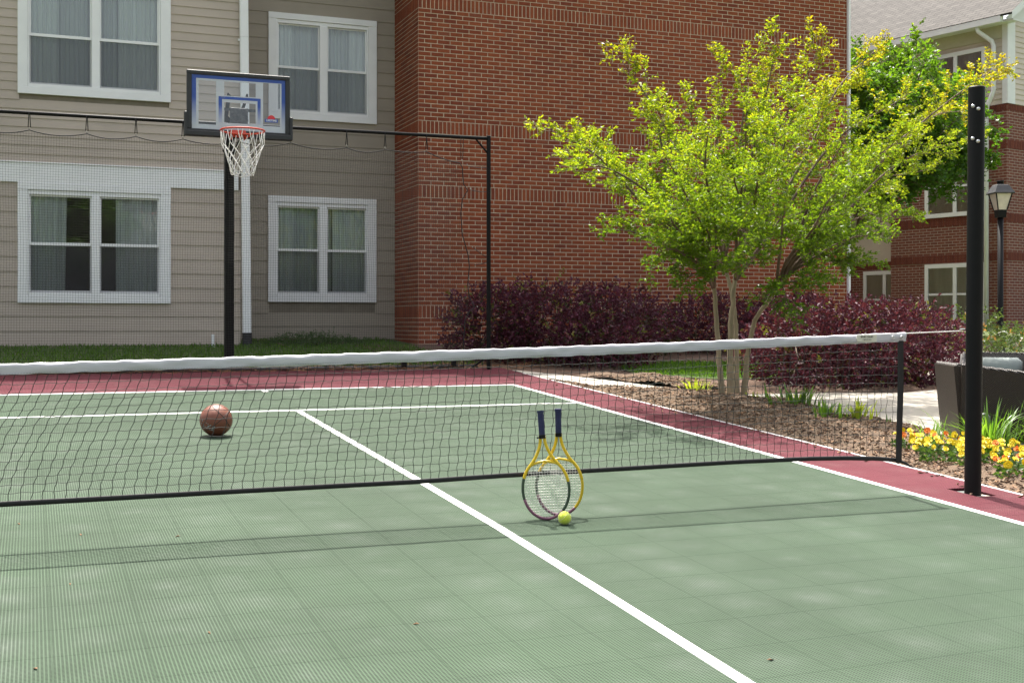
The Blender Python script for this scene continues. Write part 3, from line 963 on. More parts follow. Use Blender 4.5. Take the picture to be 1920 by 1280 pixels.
# ---- downspout at the inner corner
dsp = MB()
xt, xb = 2.925, 2.985
yd = LY - .07
for (za, zb) in ((Z + 6.2, Z + 4.25), (Z + 4.25, Z - .165)):
    def X(z): return xt + (xb - xt) * (Z + 6.2 - z) / 6.36
    w_ = .062
    dsp.add([(X(zz_) + dx, yd + dy, zz_) for zz_ in (zb + .003, za) for dx, dy in ((-w_ + .012, -.035), (w_ - .012, -.035), (w_, -.023), (w_, .035), (-w_, .035), (-w_, -.023))],
            [tuple(range(5, -1, -1)), tuple(range(6, 12))] + [(k, (k + 1) % 6, 6 + (k + 1) % 6, 6 + k) for k in range(6)])
dsp.bbox(xt - .06, xt + .07, yd - .036, yd + .03, Z + 6.2, Z + 9.4, .006)
dsp.box(2.86, 3.0, yd + .03, LY - .002, Z + 4.2, Z + 4.23)
ds = bpart(dsp, 'downspout', M['trim'])
bo = MB()
for k in range(8):
    z0 = Z - .165 - k * .034
    bo.lathe([(.066, -.034), (.074, -.026), (.074, -.010), (.066, -.001)], (xb + .003, yd, z0 + .02), 14)
bo.build('drain_boot', M['blackplastic'], ds, True)
# small pipe along the foundation
pp = MB()
pp.tube([(1.6, LY - .05, Z - .40), (2.9, LY - .05, Z - .395)], .012, 6); pp.tube([(2.49, LY - .05, Z - .40), (2.49, LY - .05, Z - .17)], .022, 8)
pp.lathe([(.03, -.02), (.03, .03)], (2.49, LY - .05, Z - .35), 10)
bpart(pp, 'condensate_pipe', M['trim'])

# ============================================================ NET AND POSTS
NY = 5.80
def ztop(x):    # upper edge of the tape, measured along the net
    return Z + float(np.interp(x, [-.6, -.13, .785, 1.391, 2.4, 3.332, 3.945, 4.733], [-.186, -.180, -.162, -.149, -.126, -.101, -.081, -.056]))
def zbot(x):
    return Z + float(np.interp(x, [-.6, .405, 1.756, 2.219, 3.0, 3.599, 4.1, 4.34, 4.55, 4.70], [-.805, -.802, -.796, -.786, -.780, -.776, -.779, -.786, -.797, -.812]))
def ynet(x, t):  # gentle slack, t = 0 at the tape, 1 at the bottom band
    return NY + .012 * math.sin(x * 1.7) * t - .010 * t * math.sin(x * .9 + 1)
NX0, NX1 = -.49, 4.725
net = tag(empty('tennis_net', gp(2.12, NY)), 'low black tennis net with white tape stretched across the court', 'net')
def npart(mb, name, mats, smooth=False, parent=None):
    o = mb.build(name, mats, parent or net, smooth)
    if parent is None: o.location = -Vector(net.location)
    return o
# tape: folded vinyl, slightly rippled
rt = random.Random(4)
tp = MB(); n = 220; rows = []
for k in range(n + 1):
    x = NX0 + (NX1 + .02 - NX0) * k / n
    zt = ztop(x) + .0013 * math.sin(x * 31 + 1.5 * math.sin(x * 5)) + .0010 * math.sin(x * 67)
    h = .052 - .004 * (x < 1)
    bl = .006 + .003 * math.sin(x * 13 + 2 * math.sin(x * 3.1))
    w1 = .003 * math.sin(x * 34 + 2); w2 = .003 * math.sin(x * 26 + 4)
    rows.append([(x, NY - .004, zt - h), (x, NY - bl + w2, zt - h * .72), (x, NY - bl - .002 + w1, zt - h * .35), (x, NY - bl * .8, zt - .006), (x, NY, zt),
                 (x, NY + bl * .8, zt - .006), (x, NY + bl, zt - h * .4), (x, NY + .004, zt - h)])
vs_ = [p for r in rows for p in r]; fs_ = []
for k in range(n):
    for j in range(7): fs_.append((k * 8 + j, (k + 1) * 8 + j, (k + 1) * 8 + j + 1, k * 8 + j + 1))
tp.add(vs_, fs_); tape = npart(tp, 'tape', M['tape'], True)
sq = MB()
for k in range(430):    # lockstitch along the lower hem
    x = NX0 + .01 + k * .012
    if x > NX1: break
    zt = ztop(x) - .0435
    sq.box(x, x + .008, NY - .0125, NY - .0085, zt - .0007, zt + .0007)
M['stitch'] = simple('grey_thread', (0.20, 0.20, 0.22), 0.8)
tag(npart(sq, 'stitching', M['stitch']), kind='stuff')
gr = MB()
for u in (1672, 1688):
    p = at(u, 632.3, NY)
    gr.tube([p + Vector((math.cos(a) * .0085, -.014, math.sin(a) * .0085)) for a in np.linspace(0, 2 * math.pi, 15)[:-1]], .0035, 6, closed=True)
npart(gr, 'grommet', M['steel'], True)
# maker's label
lb = MB(); p0, p1 = at(1604, 627, NY), at(1641, 641, NY)
lb.box(p0.x, p1.x, NY - .0145, NY - .0125, p1.z + .002, p0.z - .001)
M['label'] = simple('label_cloth', (0.62, 0.62, 0.52), 0.7, 0.05)
M['ink'] = simple('dark_ink', (0.03, 0.035, 0.03), 0.7)
lbo = npart(lb, 'maker_label', M['label'])
def text(name, s, loc, size, mat, parent=None, rot=(R(90), 0, 0), ext=.0004, bold=0.0, ploc=None):
    cu = bpy.data.curves.new(name, 'FONT'); cu.body = s; cu.size = size; cu.extrude = ext; cu.align_x = 'CENTER'; cu.align_y = 'CENTER'; cu.offset = bold
    o = bpy.data.objects.new(name, cu); col.objects.link(o)
    me = bpy.data.meshes.new_from_object(o)
    bpy.data.objects.remove(o)
    me.materials.clear(); me.materials.append(mat)
    o = link_mesh(name, me, parent); o.rotation_euler = rot; o.location = loc
    return o
text('lettering', 'SPORT COURT', ((p0.x + p1.x) / 2, NY - .0152, (p0.z + p1.z) / 2 + .008), .0128, M['ink'], lbo, bold=.0003)
text('lettering', '1-800-421-8112', ((p0.x + p1.x) / 2, NY - .0152, (p0.z + p1.z) / 2 - .008), .0095, M['ink'], lbo)
# mesh
ms = MB()
CELL = .0447
nv = int((NX1 - .02 - NX0) / CELL)
NR = 15
def shear(x, t):
    s0 = float(np.interp(x, [-.5, .3, 1.8, 3.2, 4.7], [-.24, -.20, -.062, -.020, -.008]))
    return s0 * (t ** 1.5 * (3 - 2 * t) * .5 + t * .5)
def npt(x, t):
    zt, zb = ztop(x) - .050, zbot(x) + .016
    wob = .004 * math.sin(x * 31 + t * 9) * (t * (1 - t) * 4)
    row = t * NR
    xx = x + shear(x, t) + wob + .0035 * math.sin(math.pi * row + x * 40)
    zz_ = zt + (zb - zt) * (t ** .96)
    zz_ -= .006 * math.sin(x * 2.3 + row * .7) * (t * (1 - t) * 4) - .0022 * math.sin(x * 2 * math.pi / CELL * .5 + row * 2)
    return Vector((xx, ynet(x, t), zz_))
for k in range(nv + 1):
    x = NX0 + .02 + k * CELL
    ms.tube([npt(x, t) for t in np.linspace(0, 1, NR * 2 + 1)], .0016, 4, cap=False)
for j in range(1, NR + 1):
    t = j / NR * .995
    if j == NR: continue
    ms.tube([npt(x, t) for x in np.arange(NX0 + .02, NX1 - .01, CELL / 2)], .0013, 4, cap=False)
npart(ms, 'netting', M['netcord'])
bb = MB(); rows = []
for k in range(121):
    x = NX0 + (NX1 - NX0 - .01) * k / 120; zb = zbot(x); y = ynet(x, 1)
    rows += [(x, y - .006, zb), (x, y - .007, zb + .022), (x, y, zb + .024), (x, y + .007, zb + .022), (x, y + .006, zb), (x, y, zb - .001)]
bb.add(rows, [(k * 6 + j, (k + 1) * 6 + j, (k + 1) * 6 + (j + 1) % 6, k * 6 + (j + 1) % 6) for k in range(120) for j in range(6)])
npart(bb, 'bottom_band', M['band'], True)
for (xa, xs_) in ((NX1 - .035, 1), (NX0, -1)):
    sd_ = MB()
    sl = []
    for t in np.linspace(0, 1, 14):
        xc = xa + .018 + .004 * math.sin(t * 5) - .008 * t
        zt, zb = ztop(NX1 if xs_ > 0 else NX0) - .048, zbot(NX1 - .03 if xs_ > 0 else NX0) - .004
        zz_ = zt + (zb - zt) * t
        sl += [(xc - .015, NY - .008, zz_), (xc + .015, NY - .008, zz_), (xc + .017, NY + .006, zz_), (xc - .017, NY + .006, zz_)]
    sd_.add(sl, [(k * 4 + j, k * 4 + (j + 1) % 4, (k + 1) * 4 + (j + 1) % 4, (k + 1) * 4 + j) for k in range(13) for j in range(4)])
    npart(sd_, 'side_band', M['band'])
rp = MB()
rp.tube([(NX1 - .3, NY, ztop(NX1 - .3) - .006), (NX1, NY, ztop(NX1) - .006), (5.105, 5.74, Z - .048)], .004, 6); npart(rp, 'headline_cord', M['whitecord'])
rp = MB(); rp.tube([(NX0, NY, ztop(NX0) - .006), (-.87, 5.74, Z - .17)], .004, 6)
npart(rp, 'headline_cord', M['whitecord'])
tl = MB()   # loose dark tail at the lower right corner
tl.tube([(4.70, NY, zbot(4.7) + .008), (4.735, NY - .01, zbot(4.7) - .004), (4.765, NY - .01, zbot(4.7) - .022), (4.79, NY - .012, zbot(4.7) - .03)], [.011, .009, .007, .005], 6)
npart(tl, 'loose_strap', M['band'], True)

def post(x, y, h, lean, name, label, hook_dir):
    o = tag(empty(name, gp(x, y, .006)), label, 'post')
    b = MB()
    b.tube([(0, 0, 0), (lean * .5, 0, h / 2), (lean, 0, h - .006)], .0475, 28, cap=False)
    b.build('shaft', M['black'], o, True)
    c = MB(); c.lathe([(.0478, h - .0065), (.0478, h - .002), (.043, h + .003), (.0, h + .004)], (lean, 0, 0), 28)
    c.build('cap', M['black'], o)
    for z_ in (h - .135, h - .325):
        for a in (R(205), R(240)):
            k = MB(); d = Vector((math.cos(a), math.sin(a), 0)); xx = lean * z_ / h
            zz_ = z_ + (.018 if a < R(220) else 0)
            k.lathe([(.0115, 0), (.0115, .004), (.009, .010), (.004, .0125)], Vector((xx, 0, zz_)) + d * .046, 12, ax=d)
            k.build('bolt', M['steel'], o, True)
    k = MB(); zh = Z - .046 - zg(y)
    k.tube([(hook_dir * .04, .02, zh), (hook_dir * .075, .022, zh)], .006, 8)
    k.build('eye_hook', M['steel'], o)
    return o
post(POST[0], POST[1], 2.40, .030, 'net_post', 'tall black steel post beside the yellow flowers, holding the net', -1)
post(-.90, 5.71, 2.40, 0, 'net_post', 'tall black steel post at the other end of the net', 1)

# ============================================================ BASKETBALL HOOP
HX, HYP = 2.18, 14.75
hoop = tag(empty('basketball_hoop', gp(HX, HYP)), 'black basketball hoop with clear blue-bordered backboard and red rim', 'basketball hoop')
def hpart(mb, name, mats, smooth=False, parent=None):
    o = mb.build(name, mats, parent or hoop, smooth)
    if parent is None: o.location = -Vector(hoop.location)
    return o
b = MB(); b.bbox(HX - .053, HX + .053, HYP - .053, HYP + .053, zg(HYP) - .02, Z + 2.35, .008); hpart(b, 'pole', M['black'])
BDY = 13.67; W0, W1, HT, HBm = 1.566, 2.690, Z + 2.753, Z + 2.062
W_, H_ = W1 - W0, HT - HBm
bc = (W0 + W1) / 2
for s in (-1, 1):
    b = MB()
    for (za, zb) in ((Z + 2.28, Z + 2.52), (Z + 2.02, Z + 2.26)):
        a0, a1 = Vector((HX + s * .062, HYP - .03, za)), Vector((bc + s * .10, BDY + .05, zb))
        dirv = (a1 - a0); L = dirv.length; q = Vector((0, 1, 0)).rotation_difference(dirv.normalized()).to_matrix()
        b.box(-.008, .008, 0, L, -.022, .022, rot=q, piv=(0, 0, 0)); 
        for i in range(len(b.v) - 8, len(b.v)): b.v[i] = tuple(Vector(b.v[i]) + a0)
    hpart(b, 'arm', M['black'])
b = MB()
mp0, mp1 = W0 + .417 * W_, W0 + .593 * W_
b.bbox(mp0, mp1, BDY + .03, BDY + .05, HT - .86 * H_, HT - .547 * H_, .004)
b.box(W0 + .34 * W_, W0 + .67 * W_, BDY + .035, BDY + .045, HT - .60 * H_, HT - .555 * H_)
M['mount'] = simple('scuffed_steel_plate', (0.075, 0.078, 0.085), 0.6, 0.5, 30, dirt=(0.38, 0.38, 0.38))
hpart(b, 'mount_plate', M['mount'])
board = MB(); board.box(W0 + .03, W1 - .03, BDY - .003, BDY + .003, HBm + .03, HT - .03)
bo_ = hpart(board, 'backboard', M['acrylic'])
b = MB(); fr = .052
b.bbox(W0, W1, BDY - .024, BDY + .030, HT - fr * .85, HT, .006)
b.bbox(W0, W0 + fr, BDY - .0235, BDY + .0295, HBm + fr, HT - fr * .85 + .002, .006); b.bbox(W1 - fr, W1, BDY - .0235, BDY + .0295, HBm + fr, HT - fr * .85 + .002, .006)
b.bbox(W0, W1, BDY - .024, BDY + .030, HBm, HBm + fr + .002, .006)
for s, xe in ((-1, W0), (1, W1)):   # padded lower corners
    x0, x1 = (xe - .028, xe + .006) if s < 0 else (xe - .006, xe + .028)
    b.bbox(x0, x1, BDY - .045, BDY + .035, HBm - .025, HBm + .235, .008)
b.bbox(W0 - .0275, W1 + .0275, BDY - .046, BDY + .036, HBm - .028, HBm + .030, .008)
hpart(b, 'board_frame', M['blackplastic'])
def bx_(u): return W0 + u * W_
def bz_(v): return HT - v * H_
def printmat(name, c0, c1, v0, v1):
    """print that fades downwards from blue to white"""
    m, nt, p = newmat(name)
    g_ = node(nt, 'ShaderNodeNewGeometry'); s_ = node(nt, 'ShaderNodeSeparateXYZ'); nt.links.new(g_.outputs['Position'], s_.inputs[0])
    mr = node(nt, 'ShaderNodeMapRange'); mr.inputs[1].default_value = bz_(v1); mr.inputs[2].default_value = bz_(v0)
    nt.links.new(s_.outputs[2], mr.inputs[0])
    nt.links.new(ramp(nt, mr.outputs[0], [(0, c1), (1, c0)]), p.inputs['Base Color'])
    p.inputs['Roughness'].default_value = 0.4
    return m
M['frost'] = simple('white_print', (0.50, 0.53, 0.58), 0.45, 0.03)
M['bprint'] = simple('blue_print', (0.035, 0.085, 0.36), 0.4, 0.05)
M['bfade'] = printmat('blue_fade_print', (0.035, 0.085, 0.36), (0.46, 0.50, 0.58), .42, .84)
M['bfade2'] = printmat('blue_fade_square', (0.035, 0.085, 0.36), (0.46, 0.50, 0.58), .52, .82)
holes = [(.112, .278, .155, .845), (.357, .662, .150, .372), (.735, .902, .130, .820), (.357, .662, .478, .805)]
us = sorted({.045, .955, *[h[0] for h in holes], *[h[1] for h in holes]}); vs2 = sorted({.07, .93, *[h[2] for h in holes], *[h[3] for h in holes]})
pr = MB()
for ua, ub in zip(us[:-1], us[1:]):
    for va, vb in zip(vs2[:-1], vs2[1:]):
        if any(h[0] <= ua + 1e-6 and ub <= h[1] + 1e-6 and h[2] <= va + 1e-6 and vb <= h[3] + 1e-6 for h in holes): continue
        pr.quad((bx_(ua), BDY - .0045, bz_(vb)), (bx_(ub), BDY - .0045, bz_(vb)), (bx_(ub), BDY - .0045, bz_(va)), (bx_(ua), BDY - .0045, bz_(va)))
q = pr.build('white_border', M['frost'], bo_)
def rect(b, u0, u1, v0, v1, m, dy=.006): b.quad((bx_(u0), BDY - dy, bz_(v1)), (bx_(u1), BDY - dy, bz_(v1)), (bx_(u1), BDY - dy, bz_(v0)), (bx_(u0), BDY - dy, bz_(v0)), m)
pb = MB(); rect(pb, .045, .955, .068, .122, 0); rect(pb, .045, .088, .1225, .86, 1); rect(pb, .917, .955, .1225, .86, 1); pb.build('blue_border', [M['bprint'], M['bfade']], bo_)
pb = MB(); rect(pb, .302, .711, .388, .430, 0); rect(pb, .302, .336, .4305, .80, 1); rect(pb, .680, .711, .4305, .80, 1); pb.build('shooter_square', [M['bprint'], M['bfade2']], bo_)
M['logo_red'] = simple('red_print', (0.62, 0.035, 0.045), 0.4, 0.05); M['logo_blue'] = simple('logo_blue_print', (0.030, 0.080, 0.36), 0.4, 0.05)
lg = MB(); rect(lg, .752, .880, .705, .757, 0, .007)
cxl = .816; pts = [(bx_(cxl) + .043 * math.cos(a), BDY - .0065, bz_(.705) + .044 * math.sin(a)) for a in np.linspace(0, math.pi, 17)]
lg.add(pts, [tuple(range(17))], 1)
lg.build('logo', [M['logo_blue'], M['logo_red']], bo_)
text('lettering', 'LIFETIME', (bx_(cxl), BDY - .0076, bz_(.730)), .031, M['line'], bo_, bold=.0006)
text('lettering', 'LIFETIME', (bx_(.345), BDY - .0068, bz_(.400)), .012, M['frost'], bo_)
# rim
RC = Vector((bc - .02, 13.29, Z + 2.062)); RR = .232
rim = MB(); rim.tube([RC + Vector((math.cos(a) * RR, math.sin(a) * RR, 0)) for a in np.linspace(0, 2 * math.pi, 49)[:-1]], .0095, 8, closed=True)
for s in (-1, 1): rim.tube([RC + Vector((s * .13, .19, -.002)), RC + Vector((s * .085, .30, -.03)), RC + Vector((s * .06, BDY - RC.y - .05, -.055))], .008, 6)
rim.bbox(RC.x - .085, RC.x + .085, BDY - .075, BDY - .047, Z + 2.035, Z + 2.115, .006); rim.bbox(RC.x - .08, RC.x + .08, RC.y + RR - .01, BDY - .06, Z + 2.052, Z + 2.064, .003)
ro = hpart(rim, 'rim', M['orange_rim'], True)
# cord net: twelve loops, crossing zigzag
hn = MB(); NL = 12
def hp(a, t):
    r = RR * (1 - .08 * t) if t < .28 else RR * (.978 - .62 * (t - .28) ** .8)
    r = max(r, .112 + .012 * math.sin(5 * a))
    return RC + Vector((math.cos(a) * r, math.sin(a) * r, -.012 - .455 * t + .008 * math.sin(3 * a)))
ts = [0, .28, .46, .63, .80, 1.0]
for k in range(NL):
    for s in (-1, 1):
        path = []
        for j, t in enumerate(ts):
            a = 2 * math.pi * (k + s * (.5 if j == 0 else j * .5) * (.55 if j == 0 else 1)) / NL
            if j: a = 2 * math.pi * (k + s * .5 * j) / NL
            path.append(hp(a, t))
        fine = []
        for p, q_ in zip(path[:-1], path[1:]):
            for m_ in range(4):
                w = m_ / 4; pt = p.lerp(q_, w); fine.append(pt + Vector((0, 0, -.006 * math.sin(math.pi * w))))
        fine.append(path[-1])
        hn.tube(fine, .0042, 5)
for k in range(NL):
    a0, a1 = 2 * math.pi * (k + .5) / NL, 2 * math.pi * (k + 1.5) / NL
    hn.tube([hp(a0, 1), (hp(a0, 1) + hp(a1, 1)) / 2 + Vector((0, 0, -.012)), hp(a1, 1)], .004, 5)
hn.build('cord_net', M['whitecord'], ro, True)

M['clip'] = simple('grey_plastic_clip', (0.30, 0.29, 0.26), 0.6)
# ============================================================ BALL-STOP FRAME
FY = 13.93
frame = tag(empty('ball_stop_fence', gp(5.16, FY)), 'black pipe frame hung with fine dark netting behind the hoop', 'fence')
def fpart(mb, name, mats, smooth=False):
    o = mb.build(name, mats, frame, smooth); o.location = -Vector(frame.location); return o
FX0, FX1 = -3.2, 5.165
FZ = at(916, 260, FY).z
def railz(x): return FZ + (at(0, 208.5, FY).z - FZ) * (FX1 - x) / (FX1 - at(0, 208, FY).x)
b = MB(); b.tube([(FX0, FY, railz(FX0)), (1.4, FY, railz(1.4) - .004), (FX1, FY, railz(FX1))], .020, 12); fpart(b, 'top_rail', M['black'], True)
b = MB(); b.bbox(FX1 - .021, FX1 + .021, FY - .021, FY + .021, zg(FY) - .02, FZ + .035, .004); fpart(b, 'post', M['black'])
b = MB(); b.bbox(FX0 - .021, FX0 + .021, FY - .021, FY + .021, zg(FY) - .02, FZ + .035, .004); fpart(b, 'post', M['black'])
b = MB(); b.tube([(FX1 - .17, FY, FZ - .01), (FX1, FY, FZ - .19)], .012, 8); fpart(b, 'brace', M['black'])
b = MB(); zz1 = zg(14.2)
b.tube([(FX0, 14.15, zz1 + .03), (1.5, 14.15, zz1 + .035), (2.9, 14.2, zz1 + .03), (5.1, 14.15, zz1 + .032)], .030, 10); fpart(b, 'ground_pipe', M['blackplastic'], True)
for x in (4.15, 4.78):
    b = MB(); b.bbox(x - .03, x + .03, FY + .16, FY + .20, zg(14.1), zg(14.1) + .17, .005); fpart(b, 'ground_stake', M['black'])
b = MB(); b.tube([(FX1 - .0, FY, zg(FY) + .18), (FX1 - .19, FY + .12, zg(FY) + .03)], .012, 8); fpart(b, 'brace', M['black'])
ties = [(-45, 240), (55, 244), (163, 251), (255, 256), (343, 261), (448, 266), (545, 268), (650, 277), (722, 280.5), (800, 285)]
top = []
for (u0, v0), (u1, v1) in zip(ties[:-1], ties[1:]):
    for w in np.linspace(0, 1, 9)[:-1]:
        top.append(at(u0 + (u1 - u0) * w, v0 + (v1 - v0) * w + 7 * 4 * w * (1 - w) * (.35 if u0 > 700 else 1), FY))
side = [(800, 285), (815, 292), (840, 301), (862, 306), (867, 314), (869, 345), (877, 357), (867, 374), (864, 400), (867, 440), (878, 479), (880, 500), (877, 535), (880, 556), (890, 577)]
low = [(890, 577), (880, 584), (872, 600), (869, 640), (869, 690)]
sidep = [at(u, v, FY) for u, v in side]
lowp = [at(u, v, FY) for u, v in low]
b = MB(); b.tube(top + sidep + lowp[1:], .006, 6); fpart(b, 'edge_rope', M['rope'], True)
for (u, v) in ties:
    b = MB(); p = at(u, v, FY); zt = railz(p.x)
    b.tube([p + Vector((-.012, -.004, .03)), Vector((p.x - .004, FY - .022, zt)), Vector((p.x + .004, FY + .02, zt + .02)), p + Vector((.012, -.004, .03))], .005, 5)
    fpart(b, 'bungee_tie', M['rope'], True)
b = MB(); p = at(866, 303, FY); b.tube([p + Vector((-.012, 0, .03)), Vector((p.x - .02, FY - .022, railz(p.x))), Vector((p.x + .02, FY, railz(p.x) + .02)), p + Vector((.012, 0, .03))], .004, 5); fpart(b, 'bungee_tie', M['rope'], True)
for (u, v, u2, v2) in ((878, 312, 914, 315), (884, 357, 914, 360), (888, 465, 912, 482), (889, 497, 912, 492), (897, 641 - 62, 914, 583)):
    b = MB(); b.tube([at(u, v, FY), at((u + u2) / 2, (v + v2) / 2 + 1, FY), at(u2, v2, FY)], .004, 5); fpart(b, 'bungee_tie', M['rope'], True)
for (u, v) in ties + [(866, 303), (876, 312), (882, 357), (886, 466), (895, 578)]:
    b = MB(); b.lathe([(.002, -.008), (.006, -.006), (.008, 0), (.006, .006), (.002, .008)], at(u, v - 3, FY), 8); fpart(b, 'ball_clip', M['clip'], True)
# netting
edge_x = sorted([(p.z, p.x) for p in sidep + lowp], key=lambda t: t[0])
ez, ex_ = [e[0] for e in edge_x], [e[1] for e in edge_x]
tx_, tz_ = [p.x for p in top] + [sidep[0].x, sidep[2].x, sidep[3].x], [p.z for p in top] + [sidep[0].z, sidep[2].z, sidep[3].z]
nt_ = MB(); G = .0275
def belly(x, z_): return FY + .03 + .05 * math.sin(x * 1.3 + z_ * .8) * .6 + .012 * math.sin(x * 5 + z_ * 3)
for x in np.arange(-.75, sidep[4].x + .02, G):
    zt = float(np.interp(x, tx_, tz_))
    zs = np.linspace(zt, zg(FY) + .02, 26)
    pts = [(x + .006 * math.sin(z_ * 4 + x * 2), FY + (belly(x, z_) - FY) * min(1, (zt - z_) * 3), z_) for z_ in zs if x <= np.interp(z_, ez, ex_) + .005]
    if len(pts) > 2: nt_.tube(pts, .0012, 3, cap=False)
for z_ in np.arange(zg(FY) + .03, max(tz_), G):
    xr = float(np.interp(z_, ez, ex_))
    run = []
    for x in np.arange(-.75, xr + .001, .08):
        zt = float(np.interp(x, tx_, tz_))
        if z_ < zt - .002:
            run.append((x, FY + (belly(x, z_) - FY) * min(1, (zt - z_) * 3), z_ + .005 * math.sin(x * 2.2 + z_) - .01 * math.sin(x * .9)))
        else:
            if len(run) > 2: nt_.tube(run, .0012, 3, cap=False)
            run = []
    if len(run) > 2: nt_.tube(run, .0012, 3, cap=False)
fpart(nt_, 'netting', M['stopcord'])

# ============================================================ BALLS AND RACKETS
br_ = .1165
bp = gp(1.246, 9.06, TOP + br_ - .0005)
ball = MB()
nlat, nlon = 32, 48
prof = [(br_ * math.sin(math.pi * k / nlat), -br_ * math.cos(math.pi * k / nlat)) for k in range(1, nlat)]
ball.lathe(prof, (0, 0, 0), nlon)
bk = tag(ball.build('basketball', M['basketball'], None, True, bp), 'worn brown basketball lying on the green court behind the net', 'basketball')
bk.rotation_euler = (R(18), R(-36), R(-25))
sm = MB()
M['seam'] = simple('black_seam', (0.018, 0.012, 0.010), 0.6)
def ring(fn): sm.tube([Vector(fn(a)).normalized() * (br_ - .0008) for a in np.linspace(0, 2 * math.pi, 97)[:-1]], .0027, 6, closed=True)
ring(lambda a: (math.cos(a), math.sin(a), 0)); ring(lambda a: (math.cos(a), 0, math.sin(a)))
for s in (-1, 1): ring(lambda a: (s * (.62 + .20 * math.cos(2 * a)), math.cos(a) * .85, math.sin(a) * .85))
sm.build('seam', M['seam'], bk, True)
# printed word on the ball, wrapped on the sphere
M['ballink'] = simple('pale_blue_print', (0.30, 0.40, 0.42), 0.5, 0.15)
tw = text('lettering', 'NIKE', (0, 0, 0), .062, M['ballink'], None, (0, 0, 0), .0)
bk_inv = (Matrix.Rotation(bk.rotation_euler.z, 4, 'Z') @ Matrix.Rotation(bk.rotation_euler.y, 4, 'Y') @ Matrix.Rotation(bk.rotation_euler.x, 4, 'X')).inverted()
dirw = Vector((-.14 * 1.0, -.75, -.30)); dirw = Vector((-cY * .35 - sY * .86, sY * .35 - cY * .86, -.30)).normalized()
rightw = Vector((cY, -sY, -.42)).normalized(); rightw = (rightw - dirw * rightw.dot(dirw)).normalized(); upw = rightw.cross(-dirw) * -1
upw = dirw.cross(rightw)
if upw.z < 0: upw = -upw
for v in tw.data.vertices:
    w = (dirw + rightw * v.co.x / br_ * 1.0 + upw * v.co.y / br_).normalized() * (br_ + .0006)
    v.co = bk_inv.to_3x3() @ w
tw.parent = bk; tw.location = (0, 0, 0)

tr = .0335
tbp = gp(2.475, 5.585, TOP + tr - .0005)
tb_ = MB(); prof = [(tr * math.sin(math.pi * k / 24), -tr * math.cos(math.pi * k / 24)) for k in range(1, 24)]
tb_.lathe(prof, (0, 0, 0), 32)
tbo = tag(tb_.build('tennis_ball', M['felt'], None, True, tbp), 'bright yellow-green tennis ball in front of the two rackets', 'tennis ball')
tbo.rotation_euler = (R(30), R(20), R(70))
sm = MB(); A_ = .44
pts = []
for a in np.linspace(0, 2 * math.pi, 97)[:-1]:
    pts.append(Vector((math.cos(a) + A_ * .45 * math.cos(3 * a), math.sin(a) - A_ * .45 * math.sin(3 * a), 2 * math.sqrt(A_ * .45) * math.sin(2 * a))).normalized() * (tr - .0002))
sm.tube(pts, .0009, 5, closed=True)
M['ballseam'] = simple('pale_seam', (0.62, 0.64, 0.40), 0.7)
sm.build('seam', M['ballseam'], tbo, True)

